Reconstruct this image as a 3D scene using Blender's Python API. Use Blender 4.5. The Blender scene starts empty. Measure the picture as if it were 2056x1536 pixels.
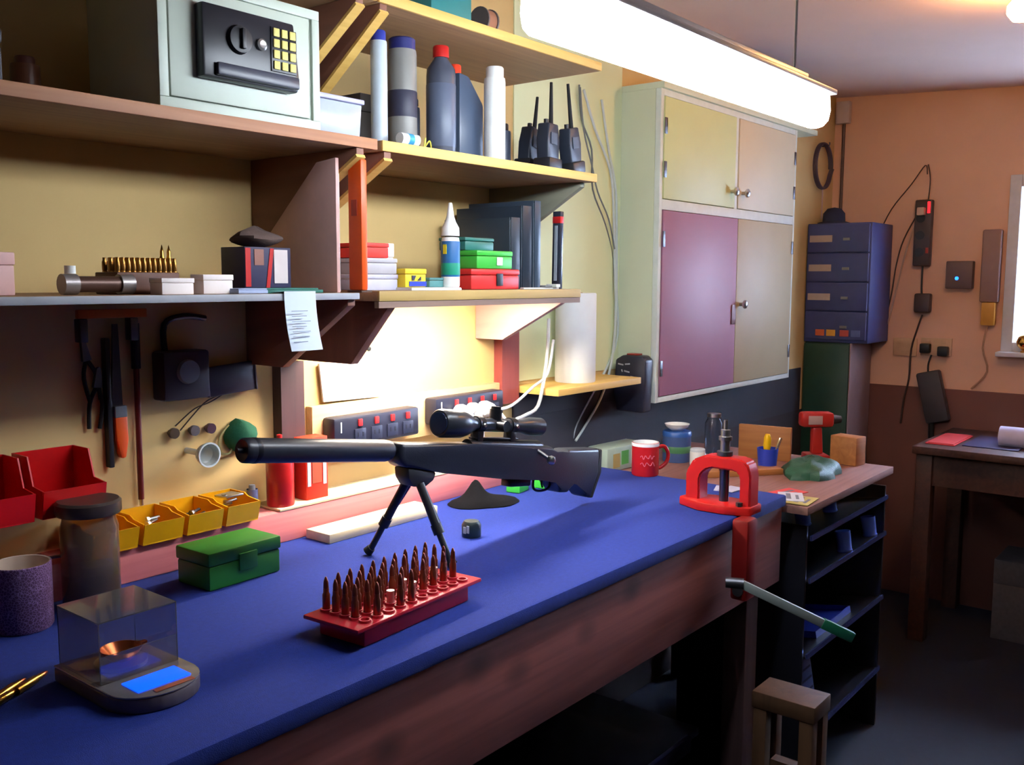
import bpy, bmesh, math, random
from mathutils import Vector, Matrix, Euler
R = math.radians
random.seed(7)
S = bpy.context.scene
COL = S.collection

# ------------------------------------------------------------------ camera
FPX, YAW, PITCH, ROLL = 1900.0, 51.25, 6.24, 0.24
CAM = Vector((0.0, -1.67, 1.45))
_y, _p, _r = R(YAW), R(PITCH), R(ROLL)
FW = Vector((math.sin(_y) * math.cos(_p), math.cos(_y) * math.cos(_p), -math.sin(_p)))
_rt = Vector((math.cos(_y), -math.sin(_y), 0))
_up = _rt.cross(FW)
RT = _rt * math.cos(_r) + _up * math.sin(_r)
UP = -_rt * math.sin(_r) + _up * math.cos(_r)
cd = bpy.data.cameras.new('camera')
cam = bpy.data.objects.new('camera', cd)
COL.objects.link(cam)
cd.sensor_fit = 'HORIZONTAL'
cd.sensor_width = 36.0
cd.lens = 36.0 * FPX / 2056.0
cd.clip_start = 0.02
cam.matrix_world = Matrix(((RT.x, UP.x, -FW.x, CAM.x), (RT.y, UP.y, -FW.y, CAM.y), (RT.z, UP.z, -FW.z, CAM.z), (0, 0, 0, 1)))
S.camera = cam


def at(px, py, x=None, y=None, z=None):
    """point where the sight line through a photo pixel meets a real plane of the room"""
    d = FW + RT * ((px - 1028) / FPX) - UP * ((py - 768) / FPX)
    t = (x - CAM.x) / d.x if x is not None else (y - CAM.y) / d.y if y is not None else (z - CAM.z) / d.z
    return CAM + d * t


# ------------------------------------------------------------------ light and exposure
S.view_settings.view_transform = 'Standard'
S.view_settings.look = 'None'
S.view_settings.gamma = 1.0
S.view_settings.use_curve_mapping = False
S.view_settings.exposure = 0.08
TUBE_E, UNDER_E, BULB_E, SKY_E = 54.0, 240.0, 270.0, 110.0
wd = bpy.data.worlds.new('sky')
S.world = wd
wd.use_nodes = True
wn = wd.node_tree.nodes['Background']
wn.inputs[0].default_value = (0.58, 0.72, 1.0, 1)
wn.inputs[1].default_value = SKY_E
pl = bpy.data.lights.new('window_portal', 'AREA')
pl.shape = 'RECTANGLE'
pl.size = 0.9
pl.size_y = 0.75
po = bpy.data.objects.new('window_portal', pl)
COL.objects.link(po)
po.location = (4.56, -1.25, 1.5)
po.rotation_euler = (0, R(90), 0)
pl.cycles.is_portal = True


# ------------------------------------------------------------------ materials
def lin(c):
    return tuple(((v / 255) / 12.92 if v / 255 <= 0.04045 else ((v / 255 + 0.055) / 1.055) ** 2.4) for v in c)


_M = {}


def mat(name, rgb, rough=0.55, metal=0.0, var=0.12, scale=30.0, bump=0.0, spec=0.5, trans=0.0, emit=0.0, ecol=None, ior=1.45, sheen=0.0, coat=0.0):
    if name in _M:
        return _M[name]
    m = bpy.data.materials.new(name)
    m.use_nodes = True
    nt = m.node_tree
    b = nt.nodes['Principled BSDF']
    c = lin(rgb)
    b.inputs['Roughness'].default_value = rough
    b.inputs['Metallic'].default_value = metal
    b.inputs['Specular IOR Level'].default_value = spec
    b.inputs['Transmission Weight'].default_value = trans
    b.inputs['IOR'].default_value = ior
    b.inputs['Sheen Weight'].default_value = sheen
    b.inputs['Coat Weight'].default_value = coat
    tc = nt.nodes.new('ShaderNodeTexCoord')
    no = nt.nodes.new('ShaderNodeTexNoise')
    no.inputs['Scale'].default_value = scale
    no.inputs['Detail'].default_value = 5
    nt.links.new(tc.outputs['Object'], no.inputs['Vector'])
    mx = nt.nodes.new('ShaderNodeMix')
    mx.data_type = 'RGBA'
    mx.inputs['A'].default_value = (*[v * (1 - var) for v in c], 1)
    mx.inputs['B'].default_value = (*[min(1, v * (1 + var)) for v in c], 1)
    nt.links.new(no.outputs['Fac'], mx.inputs['Factor'])
    nt.links.new(mx.outputs['Result'], b.inputs['Base Color'])
    if bump:
        bp = nt.nodes.new('ShaderNodeBump')
        bp.inputs['Strength'].default_value = bump
        bp.inputs['Distance'].default_value = 0.002
        n2 = nt.nodes.new('ShaderNodeTexNoise')
        n2.inputs['Scale'].default_value = scale * 6
        nt.links.new(tc.outputs['Object'], n2.inputs['Vector'])
        nt.links.new(n2.outputs['Fac'], bp.inputs['Height'])
        nt.links.new(bp.outputs['Normal'], b.inputs['Normal'])
    if emit:
        b.inputs['Emission Color'].default_value = (*lin(ecol or rgb), 1)
        b.inputs['Emission Strength'].default_value = emit
    _M[name] = m
    return m


def wood(name, c1, c2, stretch=(1.5, 30, 30), rough=0.6, knots=False, bump=0.15):
    if name in _M:
        return _M[name]
    m = bpy.data.materials.new(name)
    m.use_nodes = True
    nt = m.node_tree
    b = nt.nodes['Principled BSDF']
    b.inputs['Roughness'].default_value = rough
    tc = nt.nodes.new('ShaderNodeTexCoord')
    mp = nt.nodes.new('ShaderNodeMapping')
    mp.inputs['Scale'].default_value = stretch
    nt.links.new(tc.outputs['Object'], mp.inputs['Vector'])
    no = nt.nodes.new('ShaderNodeTexNoise')
    no.inputs['Scale'].default_value = 1.6
    no.inputs['Detail'].default_value = 6
    no.inputs['Distortion'].default_value = 0.8
    nt.links.new(mp.outputs['Vector'], no.inputs['Vector'])
    rp = nt.nodes.new('ShaderNodeValToRGB')
    rp.color_ramp.elements[0].position = 0.3
    rp.color_ramp.elements[1].position = 0.72
    rp.color_ramp.elements[0].color = (*lin(c1), 1)
    rp.color_ramp.elements[1].color = (*lin(c2), 1)
    nt.links.new(no.outputs['Fac'], rp.inputs['Fac'])
    out = rp.outputs['Color']
    if knots:
        mk = nt.nodes.new('ShaderNodeMapping')
        mk.inputs['Scale'].default_value = (5.5, 8, 8)
        nt.links.new(tc.outputs['Object'], mk.inputs['Vector'])
        vo = nt.nodes.new('ShaderNodeTexVoronoi')
        vo.inputs['Scale'].default_value = 1.0
        nt.links.new(mk.outputs['Vector'], vo.inputs['Vector'])
        kr = nt.nodes.new('ShaderNodeValToRGB')
        kr.color_ramp.elements[0].position = 0.04
        kr.color_ramp.elements[0].color = (1, 1, 1, 1)
        kr.color_ramp.elements[1].position = 0.26
        kr.color_ramp.elements[1].color = (0, 0, 0, 1)
        nt.links.new(vo.outputs['Distance'], kr.inputs['Fac'])
        mx = nt.nodes.new('ShaderNodeMix')
        mx.data_type = 'RGBA'
        mx.inputs['B'].default_value = (*[v * 0.45 for v in lin(c1)], 1)
        nt.links.new(kr.outputs['Color'], mx.inputs['Factor'])
        nt.links.new(out, mx.inputs['A'])
        out = mx.outputs['Result']
    nt.links.new(out, b.inputs['Base Color'])
    if bump:
        bp = nt.nodes.new('ShaderNodeBump')
        bp.inputs['Strength'].default_value = bump
        bp.inputs['Distance'].default_value = 0.002
        nt.links.new(no.outputs['Fac'], bp.inputs['Height'])
        nt.links.new(bp.outputs['Normal'], b.inputs['Normal'])
    _M[name] = m
    return m


def speckle(name, c1, c2, scale=90, thr=0.5, rough=0.4):
    """printed all-over pattern: two colours from a cell texture"""
    if name in _M:
        return _M[name]
    m = bpy.data.materials.new(name)
    m.use_nodes = True
    nt = m.node_tree
    b = nt.nodes['Principled BSDF']
    b.inputs['Roughness'].default_value = rough
    tc = nt.nodes.new('ShaderNodeTexCoord')
    vo = nt.nodes.new('ShaderNodeTexVoronoi')
    vo.feature = 'DISTANCE_TO_EDGE'
    vo.inputs['Scale'].default_value = scale
    nt.links.new(tc.outputs['Object'], vo.inputs['Vector'])
    rp = nt.nodes.new('ShaderNodeValToRGB')
    rp.color_ramp.interpolation = 'CONSTANT'
    rp.color_ramp.elements[0].color = (*lin(c1), 1)
    rp.color_ramp.elements[1].position = thr
    rp.color_ramp.elements[1].color = (*lin(c2), 1)
    nt.links.new(vo.outputs['Distance'], rp.inputs['Fac'])
    nt.links.new(rp.outputs['Color'], b.inputs['Base Color'])
    _M[name] = m
    return m


BLACK = mat('black_plastic', (26, 27, 32), 0.45)
BLACKR = mat('black_rubber', (20, 20, 23), 0.8)
GUN = mat('matt_black_stock', (28, 31, 42), 0.36, bump=0.15, scale=60)
GUNM = mat('blued_steel', (30, 32, 38), 0.35, metal=0.7)
STEEL = mat('steel', (190, 190, 190), 0.3, metal=1.0)
DSTEEL = mat('dark_steel', (90, 90, 95), 0.4, metal=0.9)
BRASS = mat('brass', (205, 155, 70), 0.28, metal=1.0)
COPPER = mat('copper', (190, 105, 65), 0.3, metal=1.0)
WHITE = mat('white_plastic', (225, 226, 222), 0.4)
PAPER = mat('white_paper', (226, 228, 226), 0.8, var=0.05)
RED = mat('red_plastic', (185, 28, 26), 0.4)
BINRED = mat('red_bin_plastic', (204, 16, 18), 0.35)
YEL = mat('yellow_bin_plastic', (225, 160, 10), 0.4)
GREEN = mat('green_plastic', (40, 120, 40), 0.45)
BGREEN = mat('bright_green_plastic', (60, 175, 60), 0.4)
DGREEN = mat('dark_green', (24, 84, 58), 0.5)
ORANGE = mat('orange_plastic', (228, 84, 20), 0.4)
BLUE = mat('blue_plastic', (40, 60, 165), 0.4)
GREY = mat('grey_plastic', (120, 122, 126), 0.5)
CLEAR = mat('clear_plastic', (240, 245, 250), 0.08, trans=1.0, var=0.0)
PINE = wood('pine_edge', (205, 160, 80), (226, 186, 104))
SHELFW = wood('shelf_board', (132, 98, 70), (158, 120, 84))
SHADEB = wood('shaded_bracket_board', (104, 62, 52), (126, 78, 64), stretch=(12, 12, 2))  # dark tone holds the shade on the bracket face turned from the lamp
FASC = wood('pinkish_bench_timber', (116, 62, 56), (142, 80, 72), knots=True)
LEGW = wood('leg_timber', (76, 54, 54), (96, 70, 68), stretch=(25, 25, 1.5))
PINK = wood('pink_painted_board', (206, 108, 108), (222, 126, 122), bump=0.05)
PALE = wood('pale_plank', (226, 204, 158), (240, 222, 180), bump=0.05)
BROWNW = wood('brown_desk_wood', (62, 34, 27), (80, 45, 35))
ORW = wood('orange_offcut', (150, 92, 44), (174, 112, 58))
FELT = mat('blue_felt', (11, 38, 122), 0.95, var=0.25, scale=120, bump=0.5)


# ------------------------------------------------------------------ mesh helpers
class MB:
    def __init__(s):
        s.bm = bmesh.new()

    def _bev(s, vs, bev, seg=2):
        es = list({e for v in vs for e in v.link_edges})
        bmesh.ops.bevel(s.bm, geom=es, offset=bev, segments=seg, profile=0.5, affect='EDGES', clamp_overlap=True)

    def box(s, x0, y0, z0, x1, y1, z1, bev=0, seg=2, mx=None):
        v = bmesh.ops.create_cube(s.bm, size=1)['verts']
        M = Matrix.Translation(((x0 + x1) / 2, (y0 + y1) / 2, (z0 + z1) / 2)) @ Matrix.Diagonal((abs(x1 - x0), abs(y1 - y0), abs(z1 - z0), 1))
        if mx is not None:
            M = mx @ M
        bmesh.ops.transform(s.bm, matrix=M, verts=v)
        if bev:
            s._bev(v, bev, seg)
        return s

    def cyl(s, p0, p1, r0, r1=None, n=18):
        p0, p1 = Vector(p0), Vector(p1)
        r1 = r0 if r1 is None else r1
        d = p1 - p0
        q = d.to_track_quat('Z', 'Y').to_matrix()
        a, b = [], []
        for i in range(n):
            t = 2 * math.pi * i / n
            u = q @ Vector((math.cos(t), math.sin(t), 0))
            a.append(s.bm.verts.new(p0 + u * r0))
            b.append(s.bm.verts.new(p1 + u * r1))
        for i in range(n):
            j = (i + 1) % n
            s.bm.faces.new((a[i], a[j], b[j], b[i]))
        s.bm.faces.new(list(reversed(a)))
        s.bm.faces.new(b)
        return s

    def lathe(s, prof, n=24, c=(0, 0, 0), mx=None):
        """profile [(r,z),...] from bottom to top about z; r=0 ends close"""
        c = Vector(c)
        rings = []
        for r, z in prof:
            if r <= 1e-6:
                rings.append([s.bm.verts.new(c + Vector((0, 0, z)))])
            else:
                rings.append([s.bm.verts.new(c + Vector((r * math.cos(2 * math.pi * i / n), r * math.sin(2 * math.pi * i / n), z))) for i in range(n)])
        for A, B in zip(rings, rings[1:]):
            for i in range(n):
                j = (i + 1) % n
                if len(A) == 1 and len(B) == 1:
                    continue
                if len(A) == 1:
                    s.bm.faces.new((A[0], B[j], B[i]))
                elif len(B) == 1:
                    s.bm.faces.new((A[i], A[j], B[0]))
                else:
                    s.bm.faces.new((A[i], A[j], B[j], B[i]))
        if mx is not None:
            bmesh.ops.transform(s.bm, matrix=mx, verts=[v for rg in rings for v in rg])
        return s

    def prism(s, poly, a, b, axis='y', bev=0, seg=2):
        def P(u, v, w):
            return {'y': (u, w, v), 'x': (w, u, v), 'z': (u, v, w)}[axis]
        A = [s.bm.verts.new(P(u, v, a)) for u, v in poly]
        B = [s.bm.verts.new(P(u, v, b)) for u, v in poly]
        n = len(poly)
        s.bm.faces.new(A)
        s.bm.faces.new(list(reversed(B)))
        for i in range(n):
            j = (i + 1) % n
            s.bm.faces.new((A[j], A[i], B[i], B[j]))
        if bev:
            s._bev(A + B, bev, seg)
        return s

    def tube(s, pts, r, n=8, smooth=4):
        pts = [Vector(p) for p in pts]
        if smooth and len(pts) > 2:
            q = []
            for i in range(len(pts) - 1):
                p0 = pts[max(i - 1, 0)]
                p1, p2 = pts[i], pts[i + 1]
                p3 = pts[min(i + 2, len(pts) - 1)]
                for k in range(smooth):
                    t = k / smooth
                    q.append(0.5 * ((2 * p1) + (p2 - p0) * t + (2 * p0 - 5 * p1 + 4 * p2 - p3) * t * t + (3 * p1 - p0 - 3 * p2 + p3) * t ** 3))
            q.append(pts[-1])
            pts = q
        rings = []
        ref = None
        for i, p in enumerate(pts):
            d = (pts[min(i + 1, len(pts) - 1)] - pts[max(i - 1, 0)]).normalized()
            if ref is None:
                ref = d.orthogonal().normalized()
            ref = (ref - d * ref.dot(d)).normalized()
            w = d.cross(ref)
            rings.append([s.bm.verts.new(p + (ref * math.cos(2 * math.pi * k / n) + w * math.sin(2 * math.pi * k / n)) * r) for k in range(n)])
        for A, B in zip(rings, rings[1:]):
            for k in range(n):
                j = (k + 1) % n
                s.bm.faces.new((A[k], A[j], B[j], B[k]))
        s.bm.faces.new(list(reversed(rings[0])))
        s.bm.faces.new(rings[-1])
        return s

    def sheet(s, grid, th):
        """curved sheet with thickness from a grid of points"""
        G = [[Vector(p) for p in row] for row in grid]
        nr, nc = len(G), len(G[0])
        N = []
        for i in range(nr):
            row = []
            for j in range(nc):
                du = G[min(i + 1, nr - 1)][j] - G[max(i - 1, 0)][j]
                dv = G[i][min(j + 1, nc - 1)] - G[i][max(j - 1, 0)]
                row.append(du.cross(dv).normalized() * th)
            N.append(row)
        A = [[s.bm.verts.new(G[i][j]) for j in range(nc)] for i in range(nr)]
        B = [[s.bm.verts.new(G[i][j] + N[i][j]) for j in range(nc)] for i in range(nr)]
        for i in range(nr - 1):
            for j in range(nc - 1):
                s.bm.faces.new((A[i][j], A[i][j + 1], A[i + 1][j + 1], A[i + 1][j]))
                s.bm.faces.new((B[i][j], B[i + 1][j], B[i + 1][j + 1], B[i][j + 1]))
        edge = [(i, 0) for i in range(nr)] + [(nr - 1, j) for j in range(1, nc)] + [(i, nc - 1) for i in range(nr - 2, -1, -1)] + [(0, j) for j in range(nc - 2, 0, -1)]
        for k in range(len(edge)):
            a, b = edge[k], edge[(k + 1) % len(edge)]
            s.bm.faces.new((A[a[0]][a[1]], A[b[0]][b[1]], B[b[0]][b[1]], B[a[0]][a[1]]))
        return s

    def mesh(s, name, m):
        bmesh.ops.recalc_face_normals(s.bm, faces=s.bm.faces)
        me = bpy.data.meshes.new(name)
        s.bm.to_mesh(me)
        s.bm.free()
        me.materials.append(m)
        for p in me.polygons:
            p.use_smooth = True
        me.set_sharp_from_angle(angle=R(38))
        return me


def tag(o, label, cat, group=None):
    o['label'] = label
    o['category'] = cat
    if group:
        o['group'] = group
    return o


def thing(name, label, cat, loc=(0, 0, 0), rz=0.0, group=None, rot=None):
    o = bpy.data.objects.new(name, None)
    o.empty_display_size = 0.05
    COL.objects.link(o)
    o.location = loc
    o.rotation_euler = rot if rot else (0, 0, R(rz))
    return tag(o, label, cat, group)


def part(name, mb, m, parent=None, label=None):
    me = mb if isinstance(mb, bpy.types.Mesh) else mb.mesh(name, m)
    o = bpy.data.objects.new(name, me)
    COL.objects.link(o)
    if parent:
        o.parent = parent
    if label:
        o['label'] = label
    return o


def single(name, mb, m, label, cat, loc=(0, 0, 0), rz=0.0, group=None, rot=None):
    o = part(name, mb, m)
    o.location = loc
    o.rotation_euler = rot if rot else (0, 0, R(rz))
    return tag(o, label, cat, group)


def struct(name, mb, m, parent=None):
    o = part(name, mb, m, parent)
    if not parent:
        o['kind'] = 'structure'
    return o


def copy_tree(o, parent=None):
    c = o.copy()
    COL.objects.link(c)
    c.parent = parent
    for ch in list(o.children):
        copy_tree(ch, c)
    return c


def text(name, body, size, m, parent, mw, align='CENTER'):
    cu = bpy.data.curves.new(name, 'FONT')
    cu.body = body
    cu.size = size
    cu.extrude = 0.0004
    cu.align_x = align
    cu.align_y = 'CENTER'
    t = bpy.data.objects.new(name + '_tmp', cu)
    COL.objects.link(t)
    me = bpy.data.meshes.new_from_object(t)
    me.name = name
    bpy.data.objects.remove(t)
    bpy.data.curves.remove(cu)
    me.materials.clear()
    me.materials.append(m)
    o = part(name, me, m, parent)
    o.matrix_local = mw
    return o


ORD = ('first', 'second', 'third', 'fourth', 'fifth', 'sixth', 'seventh', 'eighth', 'ninth', 'tenth', 'eleventh', 'twelfth')
FACE_Y = Matrix.Rotation(R(90), 4, 'X')          # lettering that reads on a face turned to -y
FACE_X = Matrix.Rotation(R(-90), 4, 'Z') @ FACE_Y  # lettering that reads on a face turned to -x

# ================================================================== SETTING
XE = 4.5           # end wall
ZC = 2.30          # ceiling at the shelf wall; it falls 5 cm per metre towards the room
WALLM = mat('cream_wall_paint', (210, 178, 118), 0.75, var=0.10, scale=6, bump=0.1)
ENDM = mat('tan_board_wall', (222, 176, 146), 0.75, var=0.10, scale=5, bump=0.1)
CEILM = mat('pinkish_ceiling_board', (222, 194, 182), 0.85, var=0.06, scale=5)
FLOORM = mat('dark_blue_floor', (20, 23, 40), 0.7, var=0.3, scale=40)
DADOM = mat('brown_lower_wall_paint', (104, 62, 52), 0.6, var=0.12, scale=8)
DARKW = mat('dark_brown_wall_board', (58, 44, 40), 0.85, var=0.2, scale=5)
struct('floor', MB().box(-1.6, -3.3, -0.1, 4.6, 0.1, 0.0), FLOORM)
struct('wall_back', MB().box(-1.6, 0.0, 0.0, 4.6, 0.1, 2.42), WALLM)
wb = bpy.data.objects['wall_back']
struct('panel', MB().box(2.08, -0.004, 1.16, 2.629, -0.0002, 2.28), mat('pale_green_wall_panel', (222, 228, 184), 0.7, var=0.06, scale=8), wb)
struct('wall_left', MB().box(-1.6, -3.3, 0.0, -1.5, 0.0, 2.42), DARKW)
struct('wall_front', MB().box(-1.5, -3.3, 0.0, 4.6, -3.2, 2.42), DARKW)
struct('ceiling', MB().prism([(-3.3, ZC - 0.05 * 3.3), (0.1, ZC + 0.005), (0.1, ZC + 0.105), (-3.3, ZC - 0.05 * 3.3 + 0.1)], -1.6, 4.6, axis='x'), CEILM)
WY0, WY1, WZ0, WZ1 = -1.72, -0.785, 1.15, 1.875
wr = MB()
wr.box(XE, WY1, 0, XE + 0.1, 0.0, 2.42).box(XE, -3.2, 0, XE + 0.1, WY0, 2.42)
wr.box(XE, WY0, 0, XE + 0.1, WY1, WZ0).box(XE, WY0, WZ1, XE + 0.1, WY1, 2.42)
struct('wall_right', wr, ENDM)
struct('under_bench_shade', MB().box(-1.5, -0.004, 0.0, XE - 0.013, -0.0002, 0.86), mat('painted_wall_shade', (44, 34, 34), 0.8))  # dark sheet added on the wall to stand for the shade under the bench
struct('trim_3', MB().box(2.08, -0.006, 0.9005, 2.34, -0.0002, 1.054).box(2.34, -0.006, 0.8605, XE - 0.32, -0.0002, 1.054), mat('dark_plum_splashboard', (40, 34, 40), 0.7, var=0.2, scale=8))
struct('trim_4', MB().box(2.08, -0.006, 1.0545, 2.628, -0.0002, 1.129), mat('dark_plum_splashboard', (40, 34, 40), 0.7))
struct('trim_1', MB().box(XE - 0.012, -3.2, 0.0, XE, 0.0, 0.97, bev=0.003), DADOM)
w1 = bpy.data.objects.new('window_1', None)
COL.objects.link(w1)
w1['kind'] = 'structure'
FRAMEM = mat('window_frame_paint', (214, 216, 222), 0.5)
fr = MB()
for a in ((XE - 0.02, WY1 - 0.025, WZ0, XE + 0.09, WY1 + 0.02, WZ1 + 0.02), (XE - 0.02, WY0 - 0.02, WZ0, XE + 0.09, WY0 + 0.025, WZ1 + 0.02),
          (XE - 0.02, WY0 + 0.025, WZ1 - 0.03, XE + 0.09, WY1 - 0.025, WZ1 + 0.02), (XE - 0.02, WY0 + 0.025, WZ0, XE + 0.09, WY1 - 0.025, WZ0 + 0.04)):
    fr.box(*a, bev=0.003)
struct('window_frame', fr, FRAMEM, w1)
struct('window_mullion', MB().box(XE + 0.03, -1.28, WZ0 + 0.04, XE + 0.07, -1.25, WZ1 - 0.03, bev=0.003), FRAMEM, w1)
for k, (a, b) in enumerate(((WY0 + 0.025, -1.28), (-1.25, WY1 - 0.025))):
    struct('pane', MB().box(XE + 0.045, a, WZ0 + 0.04, XE + 0.05, b, WZ1 - 0.03), CLEAR, w1)
struct('window_sill', MB().box(XE - 0.07, WY0 - 0.03, WZ0 - 0.02, XE + 0.02, WY1 + 0.03, WZ0, bev=0.004), FRAMEM, w1)

# ================================================================== FLUORESCENT LAMP over the bench
TY, TZ, TX0, TX1 = -0.90, 1.797, 1.01, 1.965
lamp = thing('fluorescent_lamp', 'long white fluorescent tube lamp hung above the bench front', 'lamp', ((TX0 + TX1) / 2, TY, TZ))
HL = (TX1 - TX0) / 2
TUBEM = mat('lit_tube', (240, 248, 255), 0.4, emit=TUBE_E, ecol=(232, 243, 255), var=0)
HOUSE = mat('white_enamel', (236, 238, 240), 0.35, var=0.02)
prof = [(-0.028, 0.034), (-0.031, 0.0), (-0.027, -0.02), (-0.016, -0.031), (0.0, -0.034), (0.016, -0.031), (0.027, -0.02), (0.031, 0.0), (0.028, 0.034)]
part('diffuser', MB().prism(prof, -HL, HL, axis='x', bev=0.003), TUBEM, lamp)
part('housing', MB().box(-HL - 0.02, -0.036, 0.0343, HL + 0.02, 0.036, 0.044, bev=0.002), HOUSE, lamp)
part('ballast_cover', MB().box(-HL * 0.8, -0.02, 0.0443, HL * 0.8, 0.02, 0.06, bev=0.003), HOUSE, lamp)
for sgn in (-1, 1):
    zc = ZC + 0.05 * TY - TZ + 0.004
    part('hanging_chain', MB().tube([(sgn * (HL - 0.12), 0, 0.06), (sgn * (HL - 0.12), 0, zc)], 0.0025, n=6, smooth=0), STEEL, lamp)

# ================================================================== CEILING BULB
bx = at(2052, 16, z=2.185)
bulb = thing('ceiling_bulb', 'warm glowing light bulb under the ceiling near the window', 'lamp', (bx.x, bx.y, ZC + 0.05 * bx.y))
BULBM = mat('warm_lit_bulb', (255, 214, 140), 0.4, emit=BULB_E, ecol=(255, 186, 100), var=0)
zc = 2.185 - (ZC + 0.05 * bx.y)
part('bulb', MB().lathe([(0, zc - 0.038), (0.022, zc - 0.032), (0.037, zc - 0.012), (0.036, zc + 0.008), (0.022, zc + 0.026), (0.015, zc + 0.04)]), BULBM, bulb)
part('socket', MB().lathe([(0, zc + 0.04), (0.017, zc + 0.04), (0.02, zc + 0.06), (0.045, 0.012), (0.045, 0.006), (0, 0.006)]), WHITE, bulb)

# ================================================================== WORKBENCH
ZB = 0.90
YF = -0.713
bench = thing('workbench', 'long workbench covered in blue felt with a wide pinkish timber front board', 'workbench', (0.8, -0.36, 0))
BX0, BX1 = -1.2, 2.313


def bl(m, x0, y0, z0, x1, y1, z1, bev=0):
    return m.box(x0 - 0.8, y0 + 0.36, z0, x1 - 0.8, y1 + 0.36, z1, bev=bev)


part('felt_cover', bl(MB(), BX0, YF - 0.012, ZB - 0.03, BX1, -0.001, ZB, bev=0.006), FELT, bench, 'blue felt bench cover')
part('bench_top', bl(MB(), BX0, YF + 0.03, ZB - 0.07, BX1 - 0.01, -0.02, ZB - 0.031), FASC, bench)
part('front_board', bl(MB(), BX0, YF, 0.668, BX1, YF + 0.028, ZB - 0.031, bev=0.003), FASC, bench, 'pinkish knotty timber front board')
ledge = thing('back_ledge', 'pink painted timber ledge along the back of the bench', 'ledge', (0.8, -0.36, 0))
part('ledge_board', bl(MB(), BX0, -0.09, ZB + 0.0003, 1.93, -0.001, ZB + 0.066, bev=0.002), PINK, ledge)
part('lit_ledge_top', bl(MB(), 1.20, -0.091, ZB + 0.0665, 1.93, -0.001, ZB + 0.072, bev=0.001), PALE, ledge)  # pale strip paints the under-shelf light on the ledge top
for x, y in ((2.225, -0.66), (2.225, -0.07), (-1.0, -0.66), (0.4, -0.07), (-1.0, -0.07)):
    part('leg', bl(MB(), x - 0.04, y - 0.022, 0, x + 0.03, y + 0.04, ZB - 0.071, bev=0.003), LEGW, bench)
part('lower_shelf', bl(MB(), 0.3, -0.55, 0.24, 2.2, -0.05, 0.26), mat('dark_blue_board', (34, 36, 60), 0.3), bench)
part('lower_rail', bl(MB(), 0.3, -0.565, 0.225, 2.13, -0.552, 0.268, bev=0.002), mat('blue_steel_edge', (96, 104, 160), 0.3, metal=0.8), bench)

# ================================================================== SHELVES
SY = -0.33
BRK = wood('bracket_board', (112, 72, 58), (134, 88, 70), stretch=(12, 2, 12))


def shelf(name, label, x0, x1, ztop, th, board_m, edge_m=None, loc=None):
    o = thing(name, label, 'shelf', ((x0 + x1) / 2, 0, ztop - th))
    c = (x0 + x1) / 2
    part('board', MB().box(x0 - c, SY + (0.006 if edge_m else 0), 0, x1 - c, -0.001, th, bev=0.001), board_m, o)
    if edge_m:
        part('front_edge', MB().box(x0 - c, SY, 0, x1 - c, SY + 0.006, th, bev=0.001), edge_m, o)
    return o


def bracket(parent, x, h, tip, bottom, th=0.018, m=None, edge=None):
    """triangular gusset under a shelf, across the wall; local z=0 is the shelf underside"""
    px = x - parent.location.x
    m = m or BRK
    b = part('bracket', MB().prism([(-0.002, -0.0005), (tip, -0.0005), (tip, -0.012), (bottom, -h), (-0.002, -h)], px - th / 2, px + th / 2, axis='x', bev=0.001), m, parent)
    if edge:
        d = Vector((0, bottom - tip, -h + 0.012))
        L = d.length
        d.normalize()
        n = Vector((0, d.z, -d.y))
        if n.y > 0:
            n = -n
        a = Vector((px, tip, -0.012))
        q = MB()
        q.bm.free()
        q = MB()
        vs = []
        for w in (-th / 2 - 0.002, th / 2 + 0.002):
            for p in (a, a + d * L, a + d * L + n * 0.006, a + n * 0.006):
                vs.append(q.bm.verts.new(p + Vector((w, 0, 0))))
        for f in ((0, 1, 2, 3), (7, 6, 5, 4), (0, 4, 5, 1), (1, 5, 6, 2), (2, 6, 7, 3), (3, 7, 4, 0)):
            q.bm.faces.new([vs[i] for i in f])
        part('bracket_edge', q, edge, b)
    return b


ZT, ZU, ZM, ZML = 1.983, 1.711, 1.426, 1.423
sh_top = shelf('wall_shelf', 'topmost long pine-edged shelf running behind the tube lamp', 1.27, 2.02, ZT, 0.02, SHELFW, PINE)
bracket(sh_top, 1.285, 0.21, -0.325, -0.05, edge=PINE)
sh_top2 = shelf('wall_shelf', 'top shelf above the safe, mostly out of frame', -0.2, 1.265, ZT, 0.02, SHELFW, PINE)
bracket(sh_top2, 1.225, 0.19, -0.325, -0.05, edge=PINE)
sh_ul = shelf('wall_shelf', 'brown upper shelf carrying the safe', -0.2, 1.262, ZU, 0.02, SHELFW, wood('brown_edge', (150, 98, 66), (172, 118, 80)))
bracket(sh_ul, 1.222, 0.17, -0.325, -0.03, edge=PINE)
sh_ur = shelf('wall_shelf', 'upper shelf with yellow pine edge holding bottles and radios', 1.275, 2.006, ZU, 0.02, SHELFW, PINE)
bracket(sh_ur, 1.292, 0.17, -0.325, -0.03, edge=PINE)
GBR = wood('grey_bracket_board', (112, 112, 98), (132, 130, 112), stretch=(12, 2, 12))
bracket(sh_ur, 1.985, 0.13, -0.30, -0.1, m=GBR)
sh_ml = shelf('wall_shelf', 'middle shelf with thin grey lip holding brass and boxes', -0.2, 1.212, ZML, 0.012, SHELFW, mat('grey_lip', (150, 152, 158), 0.5))
bracket(sh_ml, 1.20, 0.14, -0.32, -0.12)
sh_mr = shelf('wall_shelf', 'middle shelf with olive pine edge above the power strips', 1.262, 1.94, ZM, 0.02, SHELFW, wood('olive_edge', (160, 132, 74), (184, 152, 90)))
bracket(sh_mr, 1.30, 0.13, -0.325, -0.214, th=0.02, m=SHADEB)
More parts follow.
